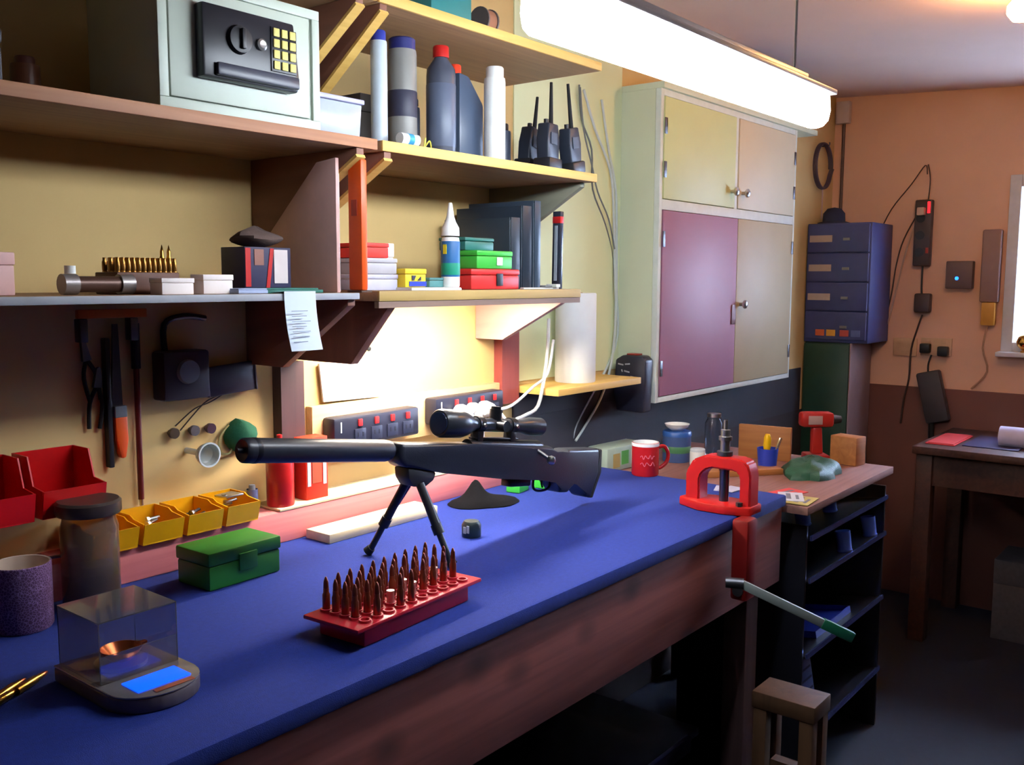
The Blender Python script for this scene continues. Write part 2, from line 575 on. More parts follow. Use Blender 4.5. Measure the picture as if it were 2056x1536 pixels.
LITB = wood('lamplit_pink_board', (196, 148, 136), (214, 166, 152), stretch=(12, 2, 12))  # pale tone holds the under-shelf lamp's light on this bracket
bracket(sh_mr, 1.965 - 0.035, 0.115, -0.29, -0.094, m=LITB)
# wall timbers that carry the shelves
part('wall_post', MB().box(1.256 - sh_ml.location.x, -0.03, ZB + 0.073 - sh_ml.location.z, 1.318 - sh_ml.location.x, -0.001, -0.14), wood('shade_darkened_pink_post', (54, 31, 35), (66, 38, 42), stretch=(20, 20, 1.5)), sh_ml)  # left post: bracket's shadow is put into the darkened wood colour
part('wall_post', MB().box(2.0 - sh_mr.location.x, -0.03, -0.30, 2.075 - sh_mr.location.x, -0.001, -0.002), wood('maroon_post', (128, 54, 50), (146, 66, 60), stretch=(20, 20, 1.5)), sh_mr)

part('drop_lip', MB().box(1.262 - sh_mr.location.x, SY + 0.002, -0.013, 1.94 - sh_mr.location.x, SY + 0.014, -0.0004), wood('lip_wood', (120, 96, 84), (140, 112, 96)), sh_mr)
# under-shelf work light, hidden from above by the shelf board
ul = thing('under_shelf_light', 'bright strip light fixed beneath the middle shelf above the power strips', 'lamp', (1.58, -0.21, ZM - 0.02))
part('light_body', MB().box(-0.24, -0.024, -0.006, 0.24, 0.024, -0.0005, bev=0.001), HOUSE, ul)
part('light_diffuser', MB().box(-0.23, -0.02, -0.013, 0.23, 0.02, -0.0062, bev=0.002), mat('lit_strip', (255, 246, 230), 0.4, emit=UNDER_E, ecol=(255, 244, 226), var=0), ul)

# ================================================================== CUPBOARD
CX0, CX1, CY, CZ0, CZ1 = 2.63, 3.70, -0.147, 1.056, 2.04
CABM = mat('pale_green_cupboard_paint', (214, 220, 190), 0.5, var=0.05, scale=8)
TRIMW = mat('white_cupboard_trim', (222, 230, 222), 0.5)
cab = thing('wall_cupboard', 'pale green wall cupboard with four doors, one of them mauve', 'cupboard', ((CX0 + CX1) / 2, 0, CZ0))
hw = (CX1 - CX0) / 2
HZ = CZ1 - CZ0
part('body', MB().box(-hw, CY + 0.02, 0, hw, -0.001, HZ), CABM, cab)
zr = 1.69 - CZ0
f = MB()
f.box(-hw, CY, 0, -hw + 0.018, CY + 0.0195, HZ, bev=0.001).box(hw - 0.018, CY, 0, hw, CY + 0.0195, HZ, bev=0.001)
f.box(-hw + 0.018, CY, 0, hw - 0.018, CY + 0.0195, 0.018, bev=0.001).box(-hw + 0.018, CY, HZ - 0.02, hw - 0.018, CY + 0.0195, HZ, bev=0.001)
f.box(-hw + 0.018, CY, zr - 0.02, hw - 0.018, CY + 0.0195, zr + 0.012, bev=0.001)
f.box(-0.012, CY, zr + 0.012, 0.012, CY + 0.0195, HZ - 0.02, bev=0.001)
part('face_frame', f, TRIMW, cab)
part('top_board', MB().box(-hw, CY - 0.01, HZ + 0.0003, 0.72, -0.001, HZ + 0.02, bev=0.001), CABM, cab)
DOORC = {'ul': (206, 212, 150), 'ur': (212, 202, 172), 'll': (152, 100, 122), 'lr': (172, 156, 122)}
for k, (x0, x1, z0, z1) in {'ul': (-hw + 0.02, -0.014, zr + 0.014, HZ - 0.022), 'ur': (0.014, hw - 0.02, zr + 0.014, HZ - 0.022),
                            'll': (-hw + 0.02, 0.018, 0.02, zr - 0.022), 'lr': (0.021, hw - 0.02, 0.02, zr - 0.022)}.items():
    lab = {'ul': 'yellow-green upper left door', 'ur': 'cream upper right door', 'll': 'mauve lower left door', 'lr': 'olive lower right door'}[k]
    d = part('door', MB().box(x0, CY - 0.004, z0, x1, CY + 0.0185, z1, bev=0.002), mat('door_paint_' + k, DOORC[k], 0.5, var=0.06, scale=8), cab, lab)
    kx = {'ul': x1 - 0.03, 'ur': x0 + 0.03, 'lr': x0 + 0.03, 'll': None}[k]
    if kx is not None:
        kz = {'ul': z0 + 0.055, 'ur': z0 + 0.055, 'lr': (z0 + z1) / 2 - 0.01}[k]
        part('knob', MB().lathe([(0, 0), (0.006, 0), (0.006, 0.012), (0.015, 0.018), (0.015, 0.024), (0.008, 0.029), (0, 0.029)], n=16, c=(0, 0, 0), mx=Matrix.Translation((kx, CY - 0.0042, kz)) @ Matrix.Rotation(R(90), 4, 'X')), STEEL, d)
    else:
        part('latch_plate', MB().box(x1 - 0.035, CY - 0.008, (z0 + z1) / 2 - 0.08, x1 - 0.005, CY - 0.0042, (z0 + z1) / 2 - 0.01, bev=0.001), mat('worn_plate', (120, 84, 88), 0.5), d)
    hx = x0 + 0.004 if k in ('ul', 'll') else x1 - 0.004
    for hz in (z0 + 0.09, z1 - 0.09):
        part('hinge', MB().box(hx - 0.008, CY - 0.007, hz - 0.025, hx + 0.008, CY - 0.0042, hz + 0.025, bev=0.001), DSTEEL, d)


# ================================================================== SAFE on the upper shelf
sb0, sb1 = at(320.5, 208, y=-0.32), at(642.7, 260, y=-0.32)
sx0, sx1 = sb0.x, sb1.x
SW, SD, SH = sx1 - sx0, 0.21, 0.205
SAFEM = mat('pale_green_grey_safe_enamel', (184, 194, 180), 0.45, var=0.04)
safe = thing('digital_safe', 'pale grey steel safe with black keypad panel on the upper shelf', 'safe', ((sx0 + sx1) / 2, -0.32 + SD / 2, ZU))
part('body', MB().box(-SW / 2, -SD / 2 + 0.004, 0.0, SW / 2, SD / 2, SH, bev=0.003), SAFEM, safe)
fr = MB()
y0, y1 = -SD / 2 - 0.002, -SD / 2 + 0.0038
fr.box(-SW / 2, y0, 0, SW / 2, y1, 0.016, bev=0.001).box(-SW / 2, y0, SH - 0.016, SW / 2, y1, SH, bev=0.001)
fr.box(-SW / 2, y0, 0.016, -SW / 2 + 0.016, y1, SH - 0.016, bev=0.001).box(SW / 2 - 0.016, y0, 0.016, SW / 2, y1, SH - 0.016, bev=0.001)
part('face_frame', fr, SAFEM, safe)
part('door', MB().box(-SW / 2 + 0.018, y0 - 0.001, 0.018, SW / 2 - 0.024, y1, SH - 0.018, bev=0.002), SAFEM, safe)
PANM = mat('black_safe_panel', (24, 24, 32), 0.35)
pan = part('keypad_panel', MB().prism([(-0.095, 0.052), (0.088, 0.052), (0.094, 0.066), (0.082, 0.165), (-0.095, 0.165)], y0 - 0.024, y0 - 0.0012, axis='y', bev=0.004), PANM, safe, 'black keypad panel')
part('panel_lip', MB().box(-0.075, y0 - 0.034, 0.056, 0.085, y0 - 0.0242, 0.076, bev=0.003), mat('panel_lip_grey', (52, 54, 68), 0.35), pan)
ky = y0 - 0.0242
part('turn_knob', MB().lathe([(0, 0), (0.023, 0), (0.021, 0.009), (0.013, 0.011), (0, 0.011)], n=24, mx=Matrix.Translation((-0.03, ky, 0.118)) @ Matrix.Rotation(R(90), 4, 'X')).box(-0.034, ky - 0.018, 0.102, -0.026, ky - 0.010, 0.134, bev=0.002), BLACK, pan)
part('lock_cylinder', MB().lathe([(0, 0), (0.0095, 0), (0.0095, 0.005), (0.006, 0.007), (0, 0.006)], n=20, mx=Matrix.Translation((0.013, ky, 0.118)) @ Matrix.Rotation(R(90), 4, 'X')), STEEL, pan)
part('keypad', MB().box(0.033, ky - 0.002, 0.08, 0.085, ky, 0.152, bev=0.001), PANM, pan)
KEYM = mat('keypad_yellow_key', (206, 196, 110), 0.5)
DIG = mat('keypad_print', (60, 58, 40), 0.6)
for r_ in range(4):
    for c_ in range(3):
        kx, kz = 0.042 + c_ * 0.0165, 0.143 - r_ * 0.0175
        k = part('key', MB().box(kx - 0.006, ky - 0.0055, kz - 0.0068, kx + 0.006, ky - 0.0022, kz + 0.0068, bev=0.001), KEYM, pan)

# ================================================================== THINGS ON THE UPPER SHELF


def boxy(name, label, cat, m, x0, y0, z0, x1, y1, z1, bev=0.002, rz=0, group=None, extra=None):
    """a box-shaped thing with a lid line: body plus lid"""
    cx, cy = (x0 + x1) / 2, (y0 + y1) / 2
    o = thing(name, label, cat, (cx, cy, z0), rz, group)
    h = z1 - z0
    part('body', MB().box(x0 - cx, y0 - cy, 0, x1 - cx, y1 - cy, h * 0.7, bev=bev), m, o)
    part('lid', MB().box(x0 - cx - 0.0012, y0 - cy - 0.0012, h * 0.7 + 0.0004, x1 - cx + 0.0012, y1 - cy + 0.0012, h, bev=bev), m, o)
    return o


def bottle(name, label, cat, x, y, z, r, h, m, capm, neck=0.45, caph=0.03, shoulder=0.8, group=None, band=None, ry=1.0):
    o = thing(name, label, cat, (x, y, z), 0, group)
    zs = h * shoulder
    part('body', MB().lathe([(0, 0), (r * 0.92, 0), (r, 0.006), (r, zs), (r * 0.96, zs + (h - zs) * 0.25), (r * neck, h - caph - 0.002), (r * neck, h - caph), (0, h - caph)], n=24, mx=Matrix.Diagonal((1, ry, 1, 1))), m, o)
    part('cap', MB().lathe([(0, h - caph + 0.0003), (r * neck * 1.15, h - caph + 0.0003), (r * neck * 1.15, h - 0.003), (r * neck * 1.02, h), (0, h)], n=20, mx=Matrix.Diagonal((1, ry, 1, 1))), capm, o)
    if band:
        part('label_band', MB().lathe([(r * 1.005, zs * band[0]), (r * 1.02, zs * band[0] + 0.001), (r * 1.02, zs * band[1] - 0.001), (r * 1.005, zs * band[1])], n=24, mx=Matrix.Diagonal((1, ry, 1, 1))), band[2], o)
    return o


ZU_ = ZU + 0.0003
p = at(703, 266, z=ZU)
tubm = mat('cloudy_clear_plastic', (196, 204, 222), 0.25, trans=0.3, var=0.05)
o = thing('storage_tub', 'low clear plastic tub with silvery contents beside the safe', 'tub', (p.x + 0.012, -0.262, ZU_))
part('tub_body', MB().prism([(-0.052, 0), (0.052, 0), (0.058, 0.062), (-0.058, 0.062)], -0.045, 0.045, axis='y', bev=0.003), tubm, o)
part('tub_lid', MB().box(-0.061, -0.049, 0.0623, 0.061, 0.049, 0.071, bev=0.002), mat('lilac_lid', (170, 168, 206), 0.4), o)
BOT_PALE = mat('pale_blue_bottle', (176, 188, 196), 0.4)
p = at(762, 270, y=-0.26)
bottle('tall_bottle', 'tall slim pale bottle with blue cap next to the pine bracket', 'bottle', p.x, -0.26, ZU_, 0.0165, 0.222, BOT_PALE, mat('blue_cap', (44, 58, 150), 0.4), neck=0.75, caph=0.02, shoulder=0.88)
p = at(812, 282, y=-0.24)
bottle('powder_bottle', 'wide grey bottle with dark blue cap and clear top', 'bottle', p.x, -0.235, ZU_, 0.030, 0.228, mat('grey_powder_bottle', (128, 126, 122), 0.4), mat('navy_cap', (36, 42, 104), 0.4), neck=0.8, caph=0.03, shoulder=0.86, band=(0.35, 0.62, mat('dark_navy_label', (48, 48, 66), 0.5)))
p = at(720, 200, y=-0.09)
boxy('dark_case', 'dark brown case standing against the wall behind the clear tub', 'case', mat('dark_brown_case', (66, 60, 56), 0.6), p.x - 0.05, -0.15, ZU_, p.x + 0.06, -0.02, ZU + 0.125)
p = at(848, 285, y=-0.2)
bottle('slim_dark_bottle', 'slim dark bottle between the powder bottle and the red-capped bottle', 'bottle', p.x + 0.005, -0.165, ZU_, 0.017, 0.13, mat('dark_slate', (60, 66, 82), 0.4), BLACK, neck=0.7, caph=0.015)
CHAR = mat('charcoal_bottle', (66, 70, 84), 0.35)
p = at(888, 296, y=-0.265)
bottle('oil_bottle', 'tall charcoal bottle with red cap, nearer the shelf front', 'bottle', p.x, -0.262, ZU_, 0.031, 0.225, CHAR, RED, neck=0.48, caph=0.024, shoulder=0.72, band=(0.1, 0.9, mat('slate_label', (84, 92, 112), 0.4)))
p = at(945, 305, y=-0.25)
o = thing('flat_canister', 'dark blue-grey canister with sloping shoulder and orange-red cap', 'canister', (p.x + 0.004, -0.225, ZU_))
part('body', MB().prism([(-0.046, 0), (0.036, 0), (0.036, 0.126), (-0.014, 0.182), (-0.046, 0.186)], -0.03, 0.03, axis='y', bev=0.006), mat('blue_grey_can', (68, 80, 100), 0.35), o)
part('cap', MB().lathe([(0.0, 0.0), (0.014, 0.0), (0.014, 0.018), (0.012, 0.021), (0, 0.021)], n=18, c=(-0.028, 0, 0.1855)), mat('orange_red_cap', (220, 60, 30), 0.4), o)
p = at(993, 316, y=-0.285)
bottle('white_bottle', 'tall plain white bottle with square white cap', 'bottle', p.x, -0.285, ZU_, 0.024, 0.205, WHITE, WHITE, neck=0.72, caph=0.03, shoulder=0.84)
p = at(1030, 318, y=-0.2)
for k, (dx, h, lab) in enumerate(((0.0, 0.13, 'left of two short dark bottles beside the white bottle'), (0.042, 0.12, 'right of two short dark bottles beside the white bottle'))):
    bottle('dark_bottle', lab, 'bottle', p.x - 0.02 + dx, -0.15, ZU_, 0.02, h, mat('dark_slate', (60, 66, 82), 0.4), BLACK, neck=0.6, caph=0.02, group='short dark bottles')
RAD = mat('radio_black', (36, 42, 54), 0.45)


def radio(label, px, py, y, tilt, ant, hgt=0.1):
    q = at(px, py, y=y)
    o = thing('two_way_radio', label, 'radio', (q.x, y, ZU_ + 0.012), group='two-way radios on the upper shelf', rot=(0, R(tilt), R(8)))
    part('body', MB().prism([(-0.027, 0), (0.027, 0), (0.029, hgt * 0.6), (0.024, hgt), (-0.024, hgt), (-0.029, hgt * 0.6)], -0.016, 0.016, axis='y', bev=0.004), RAD, o)
    part('antenna', MB().cyl((0.014, 0, hgt), (0.014, 0, hgt + ant), 0.0055, 0.0035, n=12), BLACKR, o)
    part('volume_knob', MB().cyl((-0.01, 0, hgt), (-0.01, 0, hgt + 0.01), 0.006, n=14), BLACK, o)
    part('speaker_grille', MB().box(-0.016, -0.0185, 0.05, 0.016, -0.0162, 0.078, bev=0.001), mat('grille', (70, 78, 92), 0.6), o)
    part('charger_cup', MB().box(-0.033, -0.024, -0.012, 0.033, 0.024, 0.018, bev=0.005), BLACK, o)
    return o


radio('left two-way radio with short antenna leaning in its charger', 1060, 326, -0.20, 10, 0.085)
radio('middle two-way radio with long thin antenna', 1100, 328, -0.27, 0, 0.10)
radio('right two-way radio at the pine shelf end with tilted antenna', 1148, 330, -0.275, -11, 0.105)
o = thing('glue_tube', 'small white and blue tube lying at the shelf front edge', 'tube', (at(820, 287, y=-0.315).x, -0.315, ZU_ + 0.0115))
part('tube_body', MB().cyl((-0.024, 0, 0), (0.024, 0, 0), 0.0112, n=18), WHITE, o)
part('label_band', MB().cyl((-0.006, 0, 0), (0.008, 0, 0), 0.0115, n=18), mat('sky_blue', (60, 150, 200), 0.4), o)
w = at(850, 290, y=-0.31)
single('yellow_wire', MB().tube([(0, 0, 0.002), (0.004, 0, 0.02), (0.008, 0.004, 0.006), (0.016, 0, 0.016), (0.024, 0.003, 0.002)], 0.0016, n=6), mat('yellow_wire', (200, 190, 70), 0.5), 'short curl of yellow wire beside the small white tube', 'wire', (w.x, -0.312, ZU_))
# dark things left of the safe
boxy('black_case', 'black case in the shade at the left end of the upper shelf', 'case', mat('case_black', (30, 26, 34), 0.6), 0.30, -0.30, ZU_, 0.60, -0.06, ZU + 0.075, bev=0.006)
bottle('brown_bottle', 'dim brown bottle between the black case and the safe', 'bottle', 0.72, -0.10, ZU_, 0.022, 0.085, mat('brown_bottle', (96, 54, 32), 0.4), mat('brown_cap', (80, 40, 30), 0.5), neck=0.6, caph=0.015)
boxy('dark_red_box', 'dim dark red box lying on the black case', 'box', mat('dark_red_card', (110, 22, 18), 0.6), 0.42, -0.2, ZU + 0.0756, 0.58, -0.1, ZU + 0.11)
# top shelf
q = at(925, 15, y=-0.28)
boxy('teal_box', 'teal box standing on the top shelf', 'box', mat('teal_card', (40, 120, 120), 0.5), q.x - 0.09, -0.28, ZT + 0.0003, q.x + 0.035, -0.12, ZT + 0.09)
q = at(985, 30, y=-0.29)
o = thing('twine_reel', 'brown reel lying at the top shelf edge beside the teal box', 'reel', (q.x + 0.002, -0.27, ZT + 0.0295))
part('reel_core', MB().cyl((-0.014, 0, 0), (0.014, 0, 0), 0.026, n=22), mat('brown_twine', (150, 100, 74), 0.8), o)
for sx in (-1, 1):
    part('reel_flange', MB().cyl((sx * 0.0142, 0, 0), (sx * 0.018, 0, 0), 0.029, n=22), mat('dark_flange', (90, 80, 78), 0.6), o)
ZK = CZ1 + 0.0206
boxy('blue_carton', 'pale blue carton on top of the cupboard, above the lamp', 'box', mat('pale_blue_card', (120, 140, 176), 0.7), 3.30, -0.14, ZK, 3.47, -0.03, ZK + 0.20)
bottle('spray_bottle', 'white slim bottle beside the pale blue carton on the cupboard', 'bottle', 3.56, -0.10, ZK, 0.03, 0.19, WHITE, GREY, neck=0.4)
boxy('grey_carton', 'grey-blue carton at the far end of the cupboard top', 'box', mat('grey_blue_card', (104, 116, 150), 0.7), 3.66, -0.145, ZK, 3.78, -0.03, ZK + 0.15)
bottle('small_jar', 'small pale jar at the very end of the cupboard top', 'jar', 3.835, -0.11, ZK, 0.035, 0.14, mat('pale_jar', (180, 176, 186), 0.4), mat('lilac_cap', (150, 140, 160), 0.4), neck=0.8, caph=0.025)

# ================================================================== THINGS ON THE MIDDLE SHELF
ZL = ZML + 0.0003
ZR = ZM + 0.0003
y = -0.22
boxy('pink_box', 'pale pink box cut by the left edge of the picture', 'box', mat('pink_card', (214, 170, 164), 0.6), 0.50, -0.25, ZL, 0.622, -0.15, ZL + 0.062)
o = thing('metal_tube', 'dark bronze metal tube lying on the middle shelf with silvery ends', 'tube', (0.745, -0.25, ZL + 0.016))
part('tube_body', MB().cyl((-0.045, 0, 0), (0.045, 0, 0), 0.0125, n=18), mat('bronze_tube', (84, 58, 48), 0.4, metal=0.4), o)
for sx in (-1, 1):
    part('end_collar', MB().cyl((sx * 0.034, 0, 0), (sx * 0.056, 0, 0), 0.0158, n=18), mat('pewter', (140, 132, 130), 0.4, metal=0.6), o)
single('bottle_cap', MB().lathe([(0, 0), (0.008, 0), (0.008, 0.012), (0, 0.012)], n=14), WHITE, 'small white cap resting on the metal tube end', 'cap', (0.703, -0.25, ZL + 0.032))
o = thing('cartridge_tray', 'dark brown tray filled with upright brass cases on the middle shelf', 'tray', (0.838, -0.20, ZL))
part('tray_block', MB().box(-0.055, -0.04, 0, 0.055, 0.03, 0.035, bev=0.002), wood('tray_wood', (80, 44, 28), (98, 56, 36)), o)
CASEM = mat('dull_brass', (150, 108, 52), 0.35, metal=0.9)
case0 = None
for i in range(12):
    for j in range(3):
        x_, y_ = 0.838 - 0.05 + i * 0.0091, -0.20 - 0.033 + j * 0.02
        lit = (i, j) in ((9, 0), (11, 0))
        if case0 is None:
            case0 = single('brass_case', MB().lathe([(0, 0), (0.0042, 0), (0.0042, 0.0012), (0.0036, 0.0022), (0.0041, 0.0036), (0.004, 0.0165), (0.0029, 0.019), (0.0029, 0.0235), (0, 0.0235)], n=12), CASEM, 'dull brass case standing in the brown tray on the middle shelf', 'cartridge case', (x_, y_, ZL + 0.0352), group='brass cases in the brown tray')
            ob = case0
        else:
            ob = case0.copy()
            COL.objects.link(ob)
            ob.location = (x_, y_, ZL + 0.0352)
        ob['label'] = 'dull brass case in the brown tray, %s row, %s from the left' % (('front', 'middle', 'back')[j], ORD[i])
for k, (px, py) in enumerate(((343, 518), (357, 518))):
    q = at(px, py, y=-0.205)
    single('loaded_cartridge', MB().lathe([(0, 0), (0.0048, 0), (0.0048, 0.001), (0.0042, 0.002), (0.0047, 0.0035), (0.0045, 0.06), (0.0034, 0.064), (0.0034, 0.071), (0, 0.084)], n=14), BRASS, ('left' if k == 0 else 'right') + ' of two bright brass cartridges rising above the brown tray', 'cartridge', (q.x + 0.012, -0.158, ZL), group='tall bright cartridges')
boxy('small_white_box', 'small white box on the middle shelf, next to the brass tray', 'box', mat('white_card', (236, 226, 222), 0.7, var=0.03), 0.818, -0.31, ZL, 0.874, -0.275, ZL + 0.026, bev=0.001)
boxy('small_white_box', 'small white box on the middle shelf, right of its twin', 'box', mat('white_card', (236, 226, 222), 0.7), 0.902, -0.295, ZL, 0.958, -0.26, ZL + 0.032, bev=0.001)
single('folded_leaflet', MB().box(-0.035, -0.025, 0, 0.035, 0.025, 0.006, bev=0.001).box(-0.034, -0.024, 0.006, 0.034, 0.024, 0.009, bev=0.001), mat('pale_blue_paper', (150, 166, 196), 0.7), 'pale blue folded leaflet lying beside the small white boxes', 'leaflet', (0.985, -0.285, ZL), 10)
single('teal_folder', MB().box(-0.07, -0.06, 0, 0.07, 0.06, 0.006, bev=0.001).box(-0.068, -0.058, 0.006, 0.06, 0.058, 0.009, bev=0.001), mat('teal_folder', (30, 96, 84), 0.6), 'flat teal folder under the red and blue box', 'folder', (1.08, -0.24, ZL))
o = thing('ammunition_box', 'carton with red, white and dark blue panels on the teal folder', 'box', (1.058, -0.225, ZL + 0.0093))
part('carton', MB().box(-0.05, -0.035, 0, 0.05, 0.035, 0.072, bev=0.001), mat('navy_card', (44, 40, 72), 0.6), o)
part('white_panel', MB().box(0.012, -0.0362, 0.008, 0.042, -0.0352, 0.068), mat('white_print', (206, 192, 190), 0.6), o)
part('red_stripe', MB().prism([(-0.006, 0.0), (0.002, 0.0), (0.012, 0.07), (0.004, 0.07)], -0.0362, -0.0352, axis='y'), RED, o)
part('red_stripe', MB().box(-0.049, -0.0362, 0.002, -0.038, -0.0352, 0.07), RED, o)
part('pale_panel', MB().box(-0.03, -0.0362, 0.04, -0.01, -0.0352, 0.068), mat('tan_print', (140, 92, 80), 0.6), o)
bag = MB()
grid = []
for i in range(9):
    row = []
    for j in range(12):
        t = 2 * math.pi * j / 12
        f_ = i / 8
        r_ = math.sin(math.pi * min(0.98, f_ * 0.86 + 0.10)) * (1 + 0.14 * math.sin(3 * t + 4 * f_))
        row.append((0.052 * r_ * math.cos(t), 0.036 * r_ * math.sin(t), 0.035 * f_ + 0.004 * math.sin(2 * t) * f_))
    grid.append([bag.bm.verts.new(v) for v in row])
for a, b in zip(grid, grid[1:]):
    for j in range(12):
        bag.bm.faces.new((a[j], a[(j + 1) % 12], b[(j + 1) % 12], b[j]))
bag.bm.faces.new(list(reversed(grid[0])))
bag.bm.faces.new(grid[-1])
single('cloth_bundle', bag, mat('brown_cloth', (84, 66, 60), 0.9, bump=0.4), 'crumpled dark brown cloth bundle lying on the red and blue carton', 'cloth', (1.058, -0.225, ZL + 0.0818))
# upright mauve panel, ruler and orange level at the shelf joint
single('upright_board', MB().prism([(-0.29, 0), (-0.07, 0), (-0.07, 0.10), (-0.235, 0.245), (-0.29, 0.25)], -0.004, 0.004, axis='x', bev=0.001), mat('mauve_board', (214, 172, 164), 0.6), 'mauve-grey board standing on edge under the shelf bracket', 'board', (1.196, 0.0, ZL))
single('steel_ruler', MB().box(-0.0008, -0.014, 0, 0.0008, 0.014, 0.22, bev=0.0003), mat('pale_steel', (206, 210, 206), 0.4, metal=0.3), 'pale steel ruler standing beside the orange spirit level', 'ruler', (1.206, -0.27, ZL + 0.002), rot=(0, 0, R(-4)))
p = at(699, 575, y=-0.30)
o = thing('spirit_level', 'bright orange spirit level standing upright at the shelf joint', 'level', (1.232, -0.305, ZL + 0.004))
part('level_body', MB().box(-0.008, -0.019, 0, 0.008, 0.019, 0.245, bev=0.004), ORANGE, o)
part('vial_window', MB().box(-0.0095, -0.008, 0.14, -0.0082, 0.008, 0.17, bev=0.0005), mat('dark_orange', (170, 50, 20), 0.4), o)
single('joint_block', MB().box(-0.014, -0.02, 0, 0.014, 0.02, 0.004, bev=0.001), mat('brown_block', (84, 56, 44), 0.6), 'small brown packing piece bridging the two middle shelves', 'block', (1.235, -0.305, ZL))
# right part
bx0 = 1.285
boxy('flat_carton', 'white flat carton at the bottom of the stack beside the orange level', 'box', mat('lilac_white_card', (186, 186, 206), 0.6), bx0, -0.27, ZR, bx0 + 0.085, -0.16, ZR + 0.032, group='stack of flat cartons')
boxy('flat_carton', 'grey-white flat carton in the middle of the stack', 'box', mat('grey_white_card', (176, 174, 180), 0.6), bx0, -0.27, ZR + 0.0325, bx0 + 0.083, -0.16, ZR + 0.064, group='stack of flat cartons')
boxy('flat_carton', 'red flat carton with white end on top of the stack', 'box', mat('red_card', (214, 52, 40), 0.55), bx0 - 0.002, -0.27, ZR + 0.0645, bx0 + 0.06, -0.16, ZR + 0.094, group='stack of flat cartons')
boxy('white_carton', 'narrow upright white carton beside the red one', 'box', mat('white_card', (236, 226, 222), 0.7), bx0 + 0.088, -0.235, ZR, bx0 + 0.108, -0.16, ZR + 0.096)
o = boxy('yellow_carton', 'yellow and blue printed carton on the middle shelf', 'box', mat('yellow_card', (226, 196, 40), 0.55), 1.372, -0.29, ZR + 0.006, 1.432, -0.255, ZR + 0.044)
part('blue_print', MB().box(-0.02, -0.0192, 0.002, 0.03, -0.0178, 0.012), BLUE, o)
part('dark_print', MB().prism([(-0.012, 0.014), (-0.006, 0.014), (0.0, 0.024), (-0.012, 0.024)], -0.0192, -0.0178, axis='y').prism([(0.004, 0.014), (0.014, 0.014), (0.014, 0.022)], -0.0192, -0.0178, axis='y'), mat('dark_print', (40, 40, 70), 0.6), o)
single('white_notepad', MB().box(-0.075, -0.03, 0, 0.075, 0.03, 0.004).box(-0.074, -0.029, 0.004, 0.074, 0.029, 0.0055), PAPER, 'thin white notepad under the yellow carton', 'notepad', (1.44, -0.285, ZR))
boxy('small_green_blue_box', 'small blue-green packet between the yellow carton and glue bottle', 'box', mat('green_blue_card', (80, 130, 130), 0.55), 1.448, -0.285, ZR + 0.006, 1.50, -0.258, ZR + 0.026)
# glue bottle
p = at(906, 575, y=-0.29)
o = thing('glue_bottle', 'glue bottle with white cone nozzle and blue-green label', 'bottle', (p.x, -0.288, ZR + 0.006))
part('body', MB().lathe([(0, 0), (0.0185, 0), (0.02, 0.004), (0.02, 0.095), (0.018, 0.105), (0, 0.108)], n=24), WHITE, o)
lb = part('label_band', MB().lathe([(0.0201, 0.022), (0.0204, 0.023), (0.0204, 0.096), (0.0201, 0.097)], n=24), mat('blue_label', (36, 96, 150), 0.45), o)
part('green_patch', MB().lathe([(0.02055, 0.026), (0.0207, 0.027), (0.0207, 0.05), (0.02055, 0.051)], n=24), mat('teal_green', (20, 140, 110), 0.45), lb)
part('yellow_patch', MB().box(-0.0215, -0.008, 0.07, -0.0205, 0.002, 0.09), mat('label_yellow', (220, 200, 40), 0.5), lb)
part('nozzle', MB().lathe([(0, 0.1085), (0.0195, 0.1085), (0.019, 0.125), (0.012, 0.138), (0.008, 0.15), (0.004, 0.178), (0, 0.179)], n=20), WHITE, o)
p = at(985, 573, y=-0.27)
o = boxy('red_die_box', 'red plastic die box with black latch at the bottom of its stack', 'box', mat('red_box_plastic', (206, 44, 42), 0.4), 1.575, -0.29, ZR, 1.745, -0.22, ZR + 0.046, bev=0.004)
part('latch', MB().box(0.0, -0.0385, 0.008, 0.022, -0.0358, 0.036, bev=0.001), BLACK, o)
o = boxy('green_die_box', 'bright green die box with pale label on the red one', 'box', BGREEN, 1.60, -0.285, ZR + 0.0465, 1.725, -0.215, ZR + 0.087, bev=0.003)
part('paper_label', MB().box(0.004, -0.0377, 0.008, 0.024, -0.0364, 0.026), PAPER, o)
boxy('dark_teal_box', 'dark teal box on top of the green die box', 'box', mat('dark_teal_plastic', (40, 104, 96), 0.4), 1.60, -0.25, ZR + 0.0875, 1.70, -0.17, ZR + 0.117, bev=0.003)
for k, (x0, x1, yy, h, c_, lab) in enumerate(((1.77, 1.81, -0.22, 0.17, (46, 56, 66), 'dark slate binder standing behind the red die box'), (1.815, 1.855, -0.235, 0.20, (40, 50, 62), 'taller dark binder leaning beside the grey bracket'), (1.862, 1.892, -0.25, 0.215, (54, 66, 80), 'slate blue binder with glossy spine near the shelf end'))):
    o = thing('binder', lab, 'binder', ((x0 + x1) / 2, -0.14, ZR), group='dark binders at the shelf end')
    hw_ = (x1 - x0) / 2
    m_ = mat('binder_%d' % k, c_, 0.35)
    part('cover', MB().box(-hw_, -0.10, 0, -hw_ + 0.003, 0.11, h, bev=0.001).box(hw_ - 0.003, -0.10, 0, hw_, 0.11, h, bev=0.001).box(-hw_ + 0.003, -0.103, 0, hw_ - 0.003, -0.10, h, bev=0.001), m_, o)
    part('pages', MB().box(-hw_ + 0.004, -0.099, 0.003, hw_ - 0.004, 0.105, h - 0.006), PAPER, o)
o = thing('folding_rule', 'black rule with red tip standing at the right shelf end', 'ruler', (1.915, -0.275, ZR), rot=(0, R(1.0), 0))
part('rule_body', MB().box(-0.007, -0.012, 0, 0.007, 0.012, 0.19, bev=0.002), mat('black_gloss', (44, 48, 60), 0.25), o)
